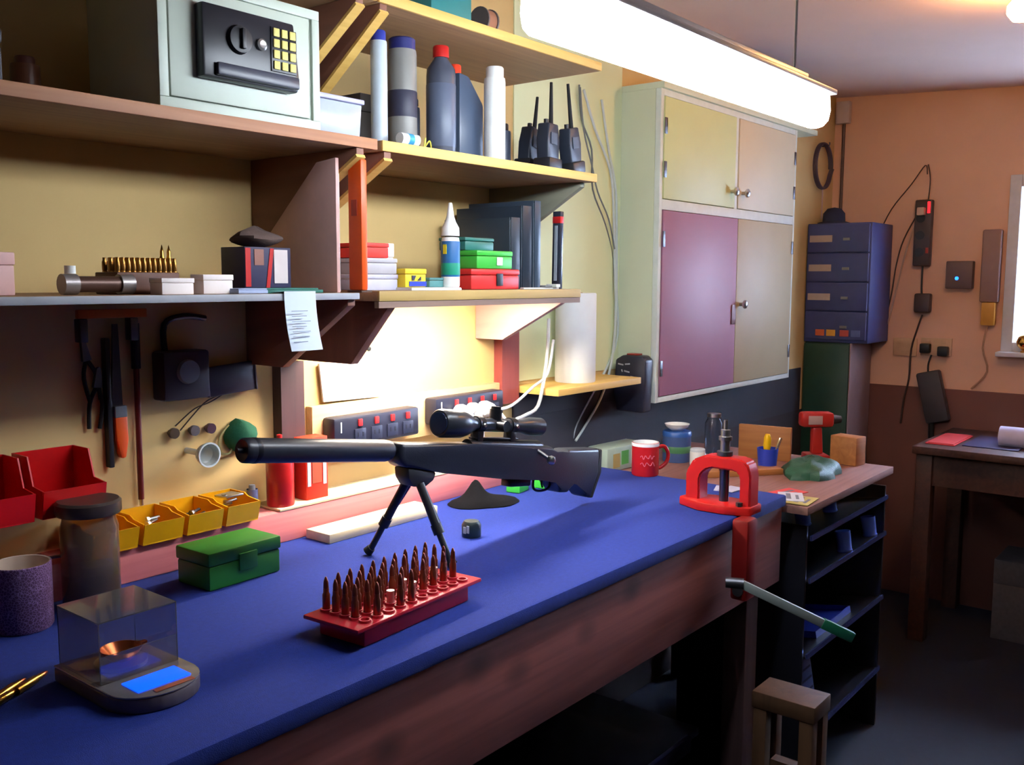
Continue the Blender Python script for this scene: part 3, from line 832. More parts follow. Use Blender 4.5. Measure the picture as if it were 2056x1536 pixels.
part('rule_tip', MB().box(-0.0075, -0.0125, 0.1602, 0.0075, 0.0125, 0.178, bev=0.002), RED, o)
part('scale_strip', MB().box(-0.009, -0.004, 0.02, -0.0072, 0.004, 0.155), mat('pale_scale', (150, 160, 170), 0.4), o)
o = thing('vernier_caliper', 'pale caliper lying at the right end of the middle shelf', 'caliper', (1.80, -0.305, ZR), -3)
part('beam', MB().box(-0.06, -0.006, 0, 0.07, 0.006, 0.004, bev=0.001), mat('pale_grey_steel', (200, 200, 196), 0.4), o)
part('jaw', MB().prism([(0.045, -0.018), (0.06, -0.018), (0.066, 0.014), (0.045, 0.014)], 0.0041, 0.012, axis='z', bev=0.001), mat('pale_grey_steel', (200, 200, 196), 0.4), o)
part('slide', MB().box(0.015, -0.009, 0.0041, 0.04, 0.009, 0.009, bev=0.001), GREY, o)
# paper note clipped over the front lip
n0, n1 = at(570, 578, y=SY - 0.003), at(633, 578, y=SY - 0.003)
g = []
for i in range(9):
    zz = ZML + 0.004 - 0.104 * i / 8
    row = []
    for j in range(5):
        u = j / 4
        row.append((n0.x + (n1.x - n0.x) * u + 0.006 * (i / 8) ** 2, SY - 0.003 - 0.010 * (i / 8) ** 2 - 0.004 * math.sin(u * 3) * (i / 8), zz - 0.0))
    g.append(row)
g = [[(n0.x + (n1.x - n0.x) * j / 4, SY + 0.04, ZML + 0.0008) for j in range(5)]] + [[(n0.x + (n1.x - n0.x) * j / 4, SY - 0.001, ZML + 0.0035) for j in range(5)]] + g
o = thing('paper_note', 'white paper note hanging over the grey shelf lip', 'paper', (0, 0, 0))
part('sheet', MB().sheet(g, 0.0004), mat('note_paper', (206, 216, 228), 0.8, var=0.04), o)
INK = mat('faded_ink', (130, 140, 158), 0.8)
iq = MB()
for k in range(7):
    zz = ZML - 0.03 - k * 0.009
    f_ = (ZML + 0.004 - zz) / 0.104
    a = n0.x + 0.006 * f_ * f_
    ln = 0.03 + 0.016 * random.random()
    iq.box(a + 0.006, SY - 0.0145 - 0.0000, zz - 0.0006, a + 0.006 + ln, SY - 0.0140, zz + 0.0006)
part('handwriting', iq, INK, o)

# ================================================================== RIFLE on its bipod
TILT = R(8.0)
RY = -0.39
MZ = Vector((0.89, RY, 1.175))
rifle = thing('rifle', 'black bolt-action rifle with fat sound moderator, scope and bipod', 'rifle', (1.28, RY, ZB))


def rf(u, v, w=0.0):
    return Vector((MZ.x + u * math.cos(TILT) + v * math.sin(TILT) - 1.28, w, MZ.z - u * math.sin(TILT) + v * math.cos(TILT) - ZB))


RM = Matrix.Translation(rf(0, 0)) @ Matrix.Rotation(TILT, 4, 'Y')   # local (u, w, v) -> rifle space


def rpart(name, mb, m, parent=None, label=None):
    bmesh.ops.transform(mb.bm, matrix=RM, verts=mb.bm.verts)
    return part(name, mb, m, parent or rifle, label)


rot_u = Matrix.Rotation(R(90), 4, 'Y')   # lathe axis z -> u
def lu(prof, n=28, v=0.0, m=None):
    return MB().lathe(prof, n=n, mx=Matrix.Translation((0, 0, v)) @ rot_u)


mod = rpart('moderator', lu([(0, 0.0), (0.0045, 0.0), (0.0045, 0.012), (0.018, 0.010), (0.0205, 0.013), (0.021, 0.02), (0.021, 0.325), (0.019, 0.338), (0, 0.338)]), mat('moderator_black', (28, 31, 40), 0.36, scale=60), None, 'fat black sound moderator')
rpart('end_cap', lu([(0.0212, 0.028), (0.0216, 0.03), (0.0216, 0.036), (0.0212, 0.038)]), GUNM, mod)
rpart('barrel', lu([(0.0, 0.3385), (0.0105, 0.3385), (0.0135, 0.56), (0.0, 0.56)]), GUNM)
stock_poly = [(0.350, 0.016), (0.56, 0.016), (0.83, 0.013), (0.852, 0.0), (0.872, -0.008), (0.90, 0.006), (1.028, 0.008), (1.034, -0.05), (1.008, -0.112),
              (0.985, -0.108), (0.945, -0.07), (0.925, -0.066), (0.914, -0.096), (0.876, -0.095), (0.858, -0.062), (0.80, -0.064), (0.66, -0.058), (0.47, -0.042), (0.365, -0.03), (0.350, -0.016)]
rpart('stock', MB().prism(stock_poly, -0.024, 0.024, axis='y', bev=0.008, seg=3), GUN, None, 'matt black synthetic stock')
rpart('butt_pad', MB().prism([(1.0285, 0.008), (1.043, 0.006), (1.048, -0.05), (1.020, -0.113), (1.009, -0.112), (1.0345, -0.05)], -0.022, 0.022, axis='y', bev=0.004), BLACKR)
rpart('receiver', lu([(0, 0.5605), (0.0165, 0.5605), (0.0165, 0.80), (0.012, 0.815), (0, 0.815)], v=0.008), GUNM)
bh = rpart('bolt_handle', MB().cyl((0.775, -0.012, 0.008), (0.785, -0.05, -0.012), 0.0045, n=12), STEEL)
rpart('bolt_knob', MB().lathe([(0, -0.011), (0.008, -0.007), (0.0105, 0), (0.008, 0.008), (0, 0.011)], n=16, c=(0.786, -0.055, -0.015)), STEEL, bh)
rpart('trigger_guard', MB().tube([(0.80, 0, -0.06), (0.803, 0, -0.085), (0.83, 0, -0.092), (0.862, 0, -0.085), (0.866, 0, -0.06)], 0.003, n=8), GUNM)
rpart('trigger', MB().tube([(0.835, 0, -0.062), (0.832, 0, -0.074), (0.838, 0, -0.084)], 0.0022, n=6), GUNM)
rpart('magazine', MB().box(0.70, -0.014, -0.078, 0.775, 0.014, -0.0595, bev=0.004), GUNM)
SV = 0.055
scope = rpart('scope', lu([(0, 0.47), (0.026, 0.47), (0.029, 0.474), (0.029, 0.53), (0.0245, 0.548), (0.0145, 0.572), (0.0145, 0.735), (0.0185, 0.755), (0.020, 0.765), (0.020, 0.806), (0.0165, 0.81), (0, 0.81)], v=SV), mat('scope_black', (30, 33, 40), 0.32), None, 'black rifle scope')
rpart('objective_lens', lu([(0, 0.4685), (0.022, 0.4685), (0.0225, 0.4699), (0, 0.4699)], v=SV), mat('lens_glass', (24, 36, 60), 0.05), scope)
rpart('turret', MB().cyl((0.645, 0, SV + 0.012), (0.645, 0, SV + 0.034), 0.0135, n=20).cyl((0.645, 0, SV + 0.034), (0.645, 0, SV + 0.04), 0.011, n=20), GUNM, scope)
rpart('turret', MB().cyl((0.645, -0.012, SV), (0.645, -0.034, SV), 0.012, n=20), GUNM, scope)
for u_ in (0.59, 0.70):
    rg = rpart('scope_ring', MB().cyl((u_ - 0.009, 0, SV), (u_ + 0.009, 0, SV), 0.0175, n=24).box(u_ - 0.009, -0.011, 0.020, u_ + 0.009, 0.011, SV - 0.012, bev=0.001), GUNM, scope)
    rpart('ring_screw', MB().cyl((u_, -0.018, SV), (u_, -0.022, SV), 0.004, n=12), STEEL, rg)
rpart('cheek_rail', MB().box(0.575, -0.01, 0.0245, 0.72, 0.01, 0.0285, bev=0.001), GUNM, scope)
# bipod: ends on the felt
bh_ = rpart('bipod_mount', MB().prism([(0.375, -0.031), (0.455, -0.040), (0.45, -0.056), (0.43, -0.068), (0.395, -0.068), (0.38, -0.052)], -0.02, 0.02, axis='y', bev=0.004), BLACK)
hub = rf(0.412, -0.062)
for k, foot in enumerate((Vector((1.258, -0.292, ZB)), Vector((1.302, -0.482, ZB)))):
    fl = foot - rifle.location
    top = hub + Vector((0, 0.018 if k == 0 else -0.018, 0))
    d = (fl - top)
    mid = top + d * 0.55
    lg = part('bipod_leg', MB().cyl(top, mid, 0.0085, n=14).cyl(mid, top + d * 0.93, 0.0062, n=14), BLACK, rifle)
    part('spring', MB().cyl(top + Vector((0.012, 0, -0.008)), mid + Vector((0.009, 0, 0.004)), 0.0028, n=8), DSTEEL, lg)
    part('leg_lock', MB().cyl(mid - d.normalized() * 0.012, mid + d.normalized() * 0.008, 0.0108, n=16), BLACK, lg)
    part('rubber_foot', MB().cyl(top + d * 0.9, fl + Vector((0, 0, 0.007)), 0.0085, 0.0105, n=16), BLACKR, lg)

# ================================================================== RED LOADING BLOCK AND CARTRIDGES
BC = Vector((1.052, -0.588))
BRZ = 4.0
block = thing('loading_block', 'red plastic loading block full of upright cartridges on the felt', 'loading block', (BC.x, BC.y, ZB + 0.0003), BRZ)
BLKM = mat('red_block_plastic', (176, 24, 40), 0.35)
bl_ = MB()
bl_.prism([(-0.128, -0.048), (0.128, -0.048), (0.128, 0.048), (-0.128, 0.048)], 0, 0.029, axis='z', bev=0.003)
part('base', bl_, BLKM, block)
NX, NY = 10, 5
PX, PYY = 0.0265, 0.0205
pl_ = MB().box(-0.152, -0.058, 0.0293, 0.152, 0.058, 0.036, bev=0.002)
part('top_plate', pl_, BLKM, block)
RINGM = mat('red_rim', (196, 52, 64), 0.35)
ringme = MB().lathe([(0.0068, 0.0), (0.0098, 0.0), (0.0095, 0.004), (0.0068, 0.004), (0.0068, 0.0)], n=14).mesh('hole_rim', RINGM)
CASED = mat('tarnished_brass', (150, 84, 62), 0.32, metal=0.85)
BUL = mat('bullet_copper', (128, 66, 52), 0.35, metal=0.8)
cme = MB().lathe([(0, 0), (0.006, 0), (0.006, 0.0014), (0.0053, 0.0024), (0.0062, 0.004), (0.006, 0.026), (0.0045, 0.030), (0.0045, 0.036), (0, 0.036)], n=12).mesh('case', CASED)
bme = MB().lathe([(0.0042, 0.0355), (0.0042, 0.040), (0.0036, 0.047), (0.0018, 0.053), (0, 0.055)], n=10).mesh('bullet', BUL)
e2 = MB().lathe([(0, 0), (0.0062, 0), (0.0062, 0.02), (0.005, 0.0225), (0, 0.0225)], n=12)
rm = Matrix.Translation((BC.x, BC.y, 0)) @ Matrix.Rotation(R(BRZ), 4, 'Z')
shorts = {(3, 1): WHITE, (5, 2): WHITE, (5, 1): None, (8, 2): None}
CAPG = mat('silver_primer', (220, 214, 206), 0.3, metal=0.6)
for i in range(NX):
    for j in range(NY):
        lx, ly = -0.119 + i * PX, -0.041 + j * PYY
        r_ = part('hole_rim', ringme, RINGM, block)
        r_.location = (lx, ly, 0.0361)
        if j == 0 and i not in (1, 3, 4):
            continue
        w_ = rm @ Vector((lx, ly, 0))
        if (i, j) in shorts:
            single('spent_case', e2.bm and MB().lathe([(0, 0), (0.0062, 0), (0.0062, 0.02), (0.0066, 0.0205), (0.0066, 0.023), (0, 0.0235)], n=14), CAPG, 'upturned silver-based case in the red block, %s row, %s from the left' % (('front', 'second', 'middle', 'fourth', 'back')[j], ORD[i]), 'cartridge case', (w_.x, w_.y, ZB + 0.0366), group='upturned cases in the red block')
            continue
        c_ = thing('rifle_cartridge', 'copper-tipped cartridge in the red block, %s row, %s from the left' % (('front', 'second', 'middle', 'fourth', 'back')[j], ORD[i]), 'cartridge', (w_.x, w_.y, ZB + 0.0366), group='cartridges in the red loading block')
        part('case', cme, CASED, c_)
        part('bullet', bme, BUL, c_)
e2.bm.free()

# ================================================================== OTHER THINGS ON THE BENCH
Z0 = ZB + 0.0003
FZ = 0.87
ZF = FZ + 0.0003
# green ammunition box
o = thing('ammo_box', 'dark green plastic ammunition box with hinged lid near the yellow bins', 'box', (1.003, -0.197, Z0), 2)
part('body', MB().box(-0.078, -0.048, 0, 0.078, 0.048, 0.044, bev=0.004), GREEN, o)
part('lid', MB().box(-0.08, -0.05, 0.0443, 0.08, 0.05, 0.069, bev=0.004), GREEN, o)
part('latch', MB().box(-0.018, -0.0545, 0.024, 0.022, -0.0502, 0.056, bev=0.002), mat('green_latch', (34, 104, 40), 0.4), o)
part('hinge_bar', MB().cyl((-0.06, 0.0515, 0.044), (0.06, 0.0515, 0.044), 0.003, n=8), GREEN, o)
# pale plank
single('wood_plank', MB().box(-0.165, -0.038, 0, 0.165, 0.038, 0.02, bev=0.002), PALE, 'short pale planed plank lying on the felt behind the bipod', 'plank', (1.425, -0.135, Z0), 0.5)
# pouch
pq = MB()


def ph(x_, y_, r_):
    return (0.006 + 0.014 * (1 - r_ ** 3) + 0.040 * math.exp(-((x_ + 0.018) / 0.022) ** 2 - ((y_ - 0.012) / 0.03) ** 2)) * (1 if r_ < 0.99 else 0.3)


NR, NS = 8, 24
gr = []
for i in range(NR, 0, -1):
    r_ = i / NR
    row = []
    for j in range(NS):
        t = 2 * math.pi * j / NS
        w_ = 1 + 0.10 * math.sin(2 * t + 0.7) + 0.05 * math.sin(5 * t)
        x_, y_ = 0.085 * r_ * w_ * math.cos(t), 0.055 * r_ * w_ * math.sin(t)
        row.append(pq.bm.verts.new((x_, y_, ph(x_, y_, r_))))
    gr.append(row)
bot = [pq.bm.verts.new((v.co.x * 0.97, v.co.y * 0.97, 0)) for v in gr[0]]
top_ = pq.bm.verts.new((0, 0, ph(0, 0, 0)))
for a, b in zip([bot] + gr, gr):
    for j in range(NS):
        pq.bm.faces.new((a[j], a[(j + 1) % NS], b[(j + 1) % NS], b[j]))
for j in range(NS):
    pq.bm.faces.new((gr[-1][j], gr[-1][(j + 1) % NS], top_))
pq.bm.faces.new(list(reversed(bot)))
single('fabric_pouch', pq, mat('black_fabric', (12, 12, 16), 0.95, bump=0.3, spec=0.1), 'black fabric pouch with raised peak lying behind the bipod leg', 'pouch', (1.735, -0.19, Z0), -38)
# puck
o = thing('scope_cap', 'small round black cap with pale mark on the felt beside the bipod', 'cap', (1.495, -0.36, Z0))
part('disc', MB().lathe([(0, 0), (0.02, 0), (0.021, 0.004), (0.021, 0.026), (0.016, 0.034), (0, 0.036)], n=22), mat('dark_green_black', (26, 40, 44), 0.4), o)
part('pale_mark', MB().box(-0.0225, -0.012, 0.012, -0.0208, -0.006, 0.028).box(-0.0222, -0.003, 0.010, -0.0205, 0.004, 0.024), mat('mark_grey', (150, 160, 162), 0.5), o)
# green die blocks under the rifle butt
for k, (x_, y_, lab) in enumerate(((1.90, -0.165, 'small bright green plastic block behind the rifle grip, left one'), (1.985, -0.19, 'small bright green plastic block behind the rifle grip, right one'))):
    o = thing('green_block', lab, 'block', (x_, y_, Z0), 12, group='green blocks')
    part('body', MB().box(-0.028, -0.02, 0, 0.028, 0.02, 0.03, bev=0.004), BGREEN, o)
    for j in (-1, 1):
        part('peg', MB().cyl((j * 0.013, 0, 0.0302), (j * 0.013, 0, 0.045), 0.006, n=12), DGREEN, o)


def mug(label, x, y, z, r, h, outer, inner, handle_dir, band=None, taper=1.0):
    o = thing('mug', label, 'mug', (x, y, z))
    rb = r * taper
    part('body', MB().lathe([(0, 0), (rb * 0.94, 0), (rb, 0.004), (r, h - 0.001), (r - 0.0015, h)], n=32), outer, o)
    part('inside', MB().lathe([(r - 0.0016, h), (r - 0.0035, h - 0.001), (rb - 0.0045, 0.008), (0, 0.006)], n=32), inner, o)
    a = R(handle_dir)
    d = Vector((math.cos(a), math.sin(a), 0))
    pts = [d * (r - 0.001) + Vector((0, 0, h * 0.82)), d * (r + 0.018) + Vector((0, 0, h * 0.84)), d * (r + 0.03) + Vector((0, 0, h * 0.62)), d * (r + 0.026) + Vector((0, 0, h * 0.36)), d * (r + 0.008) + Vector((0, 0, h * 0.2)), d * (r - 0.001) + Vector((0, 0, h * 0.2))]
    part('handle', MB().tube(pts, 0.0055, n=10), outer, o)
    return o


p = at(1300, 957, z=ZB)
o = mug('red mug with white rim standing on the blue felt', p.x + 0.02, p.y + 0.02, Z0, 0.0385, 0.094, mat('red_glaze', (172, 26, 30), 0.25), mat('white_glaze', (220, 222, 226), 0.25), -38)
part('white_rim', MB().lathe([(0.0386, 0.084), (0.0391, 0.0845), (0.0391, 0.0925), (0.0386, 0.093)], n=32), mat('white_glaze', (220, 222, 226), 0.25), o)
SCR = mat('faded_pink_script', (206, 96, 112), 0.5)
for dz, n_ in ((0.056, 9), (0.036, 7)):
    pts = []
    for k in range(n_ + 1):
        a = R(-170 + k * 62 / n_)
        pts.append((0.0388 * math.cos(a), 0.0388 * math.sin(a), dz + 0.006 * math.sin(k * 2.4)))
    part('script', MB().tube(pts, 0.0011, n=5), SCR, o)
mug('pale mug with purple patterned sides in the lower left', 0.645, -0.165, Z0, 0.044, 0.105, speckle('purple_print', (150, 120, 160), (92, 58, 92), scale=230, thr=0.07), mat('cream_glaze', (214, 190, 170), 0.3), 160)

# things just beyond the bench end, on the side table behind the mug and press
q = at(1358, 925, z=FZ)
o = thing('round_tin', 'round blue tin with white lid behind the red mug', 'tin', (q.x, q.y, ZF))
part('tin_body', MB().lathe([(0, 0), (0.044, 0), (0.045, 0.003), (0.045, 0.082), (0, 0.082)], n=28), mat('blue_tin', (64, 84, 130), 0.35), o)
part('green_band', MB().lathe([(0.0451, 0.03), (0.0456, 0.031), (0.0456, 0.05), (0.0451, 0.051)], n=28), mat('green_band', (70, 120, 80), 0.4), o)
part('tin_lid', MB().lathe([(0, 0.0822), (0.046, 0.0822), (0.046, 0.094), (0.043, 0.098), (0, 0.098)], n=28), mat('blue_lid', (50, 90, 160), 0.3), o)
single('white_bowl', MB().lathe([(0, 0), (0.018, 0), (0.034, 0.012), (0.04, 0.022), (0.037, 0.022), (0.03, 0.012), (0, 0.005)], n=26), WHITE, 'shallow white dish resting on the blue tin', 'dish', (q.x, q.y, ZF + 0.0985))
q = at(1400, 935, z=FZ)
bottle('small_white_tub', 'small white round tub between the blue tin and the press', 'tub', q.x, q.y, ZF, 0.024, 0.055, WHITE, mat('pale_lid', (200, 210, 216), 0.4), neck=0.85, caph=0.012)
q = at(1232, 940, z=FZ)
o = thing('printed_pack', 'green and white printed packet lying behind the rifle butt', 'packet', (max(q.x, 2.46), q.y, ZF), -4)
part('pack_body', MB().box(-0.1, -0.04, 0, 0.1, 0.04, 0.075, bev=0.008), mat('pale_green_pack', (150, 168, 156), 0.5), o)
part('green_print', MB().box(-0.03, -0.0412, 0.018, 0.006, -0.0401, 0.06), mat('leaf_green', (70, 140, 60), 0.5), o)
part('tan_print', MB().box(-0.072, -0.0412, 0.012, -0.038, -0.0401, 0.055), mat('tan_print2', (150, 130, 70), 0.5), o)
part('white_print', MB().box(0.02, -0.0412, 0.014, 0.085, -0.0401, 0.06), mat('grey_white_print', (170, 180, 182), 0.5), o)
q = at(1490, 955, z=FZ)
single('wood_offcut', MB().box(-0.14, -0.03, 0, 0.14, 0.03, 0.018, bev=0.002), ORW, 'orange-brown wood offcut lying behind the red press', 'offcut', (q.x, q.y + 0.02, ZF), -38)
for k, (px, py, rz_, lab) in enumerate(((1462, 978, 20, 'pale card lying on the felt seen through the press frame'), (1500, 972, -6, 'second pale card lying just behind the red press'))):
    q = at(px, py, z=ZB)
    single('card', MB().box(-0.032, -0.022, 0, 0.032, 0.022, 0.0012 + 0.0006 * k), mat('lilac_card', (176, 176, 200), 0.6), lab, 'card', (min(q.x, 2.27), q.y, Z0 + 0.0016 * k), rz_, group='cards on the felt')
q = at(1432, 912, z=FZ)
o = thing('glass_jar', 'clear glass jar with steel lid standing behind the press', 'jar', (q.x, q.y, ZF))
part('jar_body', MB().lathe([(0, 0), (0.028, 0), (0.03, 0.004), (0.03, 0.105), (0.022, 0.12), (0.022, 0.126), (0.0205, 0.126), (0.0205, 0.12), (0.0285, 0.105), (0.0285, 0.005), (0, 0.004)], n=24), CLEAR, o)
part('jar_lid', MB().lathe([(0, 0.1263), (0.0235, 0.1263), (0.0235, 0.138), (0, 0.139)], n=24), STEEL, o)

# ---------------------------------------------------------------- reloading press
press = thing('reloading_press', 'red cast-iron reloading press with O-shaped frame on the bench edge', 'press', (2.06, -0.665, Z0))
PRED = mat('red_cast_enamel', (172, 24, 20), 0.35, bump=0.15, scale=40)
outer = [(-0.075, 0.0), (0.082, 0.0), (0.084, 0.10), (0.072, 0.128), (0.045, 0.138), (-0.035, 0.138), (-0.062, 0.124), (-0.075, 0.09)]
# O frame as four bars of one casting, lying in the plane x (across = y)
fm = MB()
th = 0.024
A = [(-0.085, 0.004), (-0.085, 0.085), (-0.066, 0.118), (-0.034, 0.132), (0.055, 0.132), (0.074, 0.124), (0.084, 0.10), (0.084, 0.004)]
Bn = [(-0.048, 0.004), (-0.048, 0.078), (-0.036, 0.094), (-0.020, 0.102), (0.042, 0.102), (0.051, 0.098), (0.056, 0.088), (0.056, 0.004)]
fm.bm.verts.ensure_lookup_table()
# frame runs across the bench edge: u -> -y
def fv(u, v, w):
    return (w, -u, v)
for (a0, a1, b0, b1) in zip(A, A[1:], Bn, Bn[1:]):
    vs = [fm.bm.verts.new(fv(*c_, w)) for w in (-th, th) for c_ in (a0, a1, b1, b0)]
    for f_ in ((0, 1, 2, 3), (7, 6, 5, 4), (0, 4, 5, 1), (3, 2, 6, 7)):
        fm.bm.faces.new([vs[i] for i in f_])
bmesh.ops.remove_doubles(fm.bm, verts=fm.bm.verts, dist=1e-5)
bmesh.ops.bevel(fm.bm, geom=list(fm.bm.edges), offset=0.004, segments=2, affect='EDGES', clamp_overlap=True)
part('o_frame', fm, PRED, press, 'red O-shaped press frame')
part('base_flange', MB().prism([(-0.03, -0.088), (0.035, -0.088), (0.05, -0.03), (0.05, 0.04), (0.03, 0.098), (-0.02, 0.104), (-0.05, 0.04), (-0.05, -0.03)], 0.0, 0.022, axis='z', bev=0.005), PRED, press)
for (bx_, by_) in ((0.005, 0.086), (0.035, -0.06), (-0.03, -0.06)):
    part('bolt', MB().cyl((bx_, by_, 0.0222), (bx_, by_, 0.031), 0.008, n=6), DSTEEL, press)
part('ram', MB().cyl((0, -0.006, 0.0), (0, -0.006, 0.096), 0.0115, n=20), mat('oiled_steel', (80, 86, 104), 0.3, metal=0.9), press)
part('shell_holder', MB().cyl((0, -0.006, 0.0962), (0, -0.006, 0.104), 0.013, n=20), DSTEEL, press)
die = part('die', MB().lathe([(0, 0), (0.0115, 0), (0.0115, 0.036), (0.016, 0.037), (0.016, 0.046), (0.0115, 0.047), (0.0115, 0.062), (0.005, 0.063), (0.005, 0.085), (0, 0.085)], n=20, c=(0, -0.006, 0.1325)), STEEL, press, 'steel die in the press head')
part('lock_ring', MB().cyl((0, -0.006, 0.133), (0, -0.006, 0.143), 0.019, n=20), DSTEEL, die)
part('linkage_column', MB().box(-0.075, -0.105, -0.19, -0.02, -0.063, 0.002, bev=0.008), mat('dark_red_enamel', (112, 18, 16), 0.4), press)
part('toggle', MB().cyl((-0.08, -0.085, -0.165), (-0.012, -0.085, -0.165), 0.013, n=18), DSTEEL, press)
# long lever
l0 = at(1487, 1172, y=-0.79) - press.location
l1 = at(1712, 1280, y=-0.98) - press.location
dl = l1 - l0
lm = Matrix.Translation(l0) @ dl.to_track_quat('X', 'Z').to_matrix().to_4x4()
LL = dl.length
lev = MB().box(0, -0.006, -0.010, LL * 0.74, 0.006, 0.010, bev=0.002)
bmesh.ops.transform(lev.bm, matrix=lm, verts=lev.bm.verts)
lv = part('lever', lev, mat('pale_lever_steel', (156, 166, 160), 0.4, metal=0.3), press, 'pale steel press lever')
gp = MB().box(LL * 0.72, -0.008, -0.012, LL, 0.008, 0.012, bev=0.003)
bmesh.ops.transform(gp.bm, matrix=lm, verts=gp.bm.verts)
part('grip', gp, mat('green_grip', (20, 92, 66), 0.5), lv, 'green lever grip')
part('lever_pivot', MB().cyl(l0 + Vector((-0.012, 0.03, 0.0)), l0 + Vector((0.004, -0.006, 0.0)), 0.012, n=16), DSTEEL, lv)

# ---------------------------------------------------------------- powder scale, lower left
sc = thing('powder_scale', 'digital powder scale with glowing blue display and clear hood', 'scale', (0.64, -0.49, Z0), 0)
SCG = mat('scale_grey', (96, 88, 92), 0.35)
half = []
for k in range(13):
    a = math.pi * k / 12
    half.append((0.062 * math.cos(a + math.pi) * 1.0, -0.07 - 0.05 * math.sin(a)))
base_poly = [(-0.062, 0.085), (-0.062, -0.07)] + [(0.062 * math.cos(math.pi + math.pi * k / 12), -0.06 + 0.052 * math.sin(math.pi + math.pi * k / 12)) for k in range(13)][1:-1] + [(0.062, -0.07), (0.062, 0.085)]
base_poly = [(-0.062, 0.085), (-0.062, -0.06)] + [(0.062 * math.cos(math.pi + math.pi * k / 12), -0.06 + 0.052 * math.sin(math.pi + math.pi * k / 12)) for k in range(1, 12)] + [(0.062, -0.06), (0.062, 0.085)]
part('body', MB().prism(base_poly, 0, 0.02, axis='z', bev=0.003), SCG, sc)
part('rim', MB().prism(base_poly, 0.0202, 0.0225, axis='z', bev=0.001), mat('silver_rim', (170, 166, 170), 0.25, metal=0.7), sc)
part('display', MB().box(-0.036, -0.087, 0.0227, 0.04, -0.045, 0.0245, bev=0.001), mat('lit_blue_lcd', (20, 60, 255), 0.3, emit=2.2, ecol=(6, 72, 255), var=0), sc, 'glowing blue display')
part('button_strip', MB().box(-0.02, -0.103, 0.0227, 0.036, -0.093, 0.0242, bev=0.001), mat('brown_buttons', (150, 84, 60), 0.4), sc)
part('platform', MB().lathe([(0, 0.0227), (0.034, 0.0227), (0.034, 0.028), (0.031, 0.029), (0, 0.029)], n=28, c=(0, 0.02, 0)), STEEL, sc)
hood = MB()
hood.box(-0.056, -0.03, 0.023, -0.0545, 0.08, 0.105).box(0.0545, -0.03, 0.023, 0.056, 0.08, 0.105).box(-0.0545, 0.0785, 0.023, 0.0545, 0.08, 0.105).box(-0.0545, -0.03, 0.023, 0.0545, -0.0285, 0.06).box(-0.056, -0.03, 0.1052, 0.056, 0.08, 0.1068)
part('draught_hood', hood, mat('smoky_clear', (210, 205, 200), 0.06, trans=0.92, var=0), sc)
o = thing('powder_pan', 'copper-coloured powder pan sitting on the scale platform', 'pan', (0.64, -0.47, Z0 + 0.0293))
part('pan', MB().lathe([(0, 0), (0.014, 0), (0.026, 0.012), (0.0275, 0.016), (0.0262, 0.016), (0.0135, 0.002), (0, 0.0015)], n=26), COPPER, o)
part('spout', MB().prism([(0.024, -0.006), (0.038, -0.003), (0.038, 0.003), (0.024, 0.006)], 0.0125, 0.0155, axis='z'), COPPER, o)
# loose brass cartridges near the left edge
for k, (px, py, rz_) in enumerate(((18, 1385, 32), (62, 1370, 30), (8, 1402, 28))):
    q = at(px, py, z=ZB + 0.006)
    o = thing('loose_cartridge', ('brass cartridge lying nearest the left picture edge', 'brass cartridge lying closest to the powder scale', 'brass cartridge lying in front of the other two')[k], 'cartridge', (q.x, q.y, ZB + 0.0063), group='loose brass cartridges on the felt', rot=(0, R(90), R(rz_)))
    part('case', MB().lathe([(0, -0.03), (0.006, -0.03), (0.006, 0.008), (0.0043, 0.014), (0.0043, 0.02), (0, 0.02)], n=16), BRASS, o)
    part('bullet', MB().lathe([(0.004, 0.0202), (0.0038, 0.026), (0.002, 0.034), (0, 0.036)], n=14), COPPER, o)

# ---------------------------------------------------------------- ledge: bins, jar, cans
ZLg = ZB + 0.0665


def bin_(label, x0, x1, yb, yf, z0, hb, hf, m, group):
    """open-fronted stacking bin: high back, low front lip"""
    cx = (x0 + x1) / 2
    w = (x1 - x0) / 2
    o = thing('storage_bin', label, 'bin', (cx, yb, z0), group=group)
    d = yf - yb
    t = 0.0025
    part('base', MB().box(-w, d, 0, w, 0, t), m, o)
    part('back', MB().box(-w, -t, t, w, 0, hb), m, o)
    part('front_lip', MB().prism([(d, t), (d - 0.01, hf), (d - 0.01 + t, hf), (d + t, t)], -w, w, axis='x'), m, o)
    for sx in (-1, 1):
        x_ = sx * (w - t / 2)
        part('side', MB().prism([(d + t, t), (d - 0.008 + t, hf), (d + 0.03, hf + 0.004), (d * 0.55, hb), (-t, hb), (-t, t)], x_ - t / 2, x_ + t / 2, axis='x'), m, o)
    return o


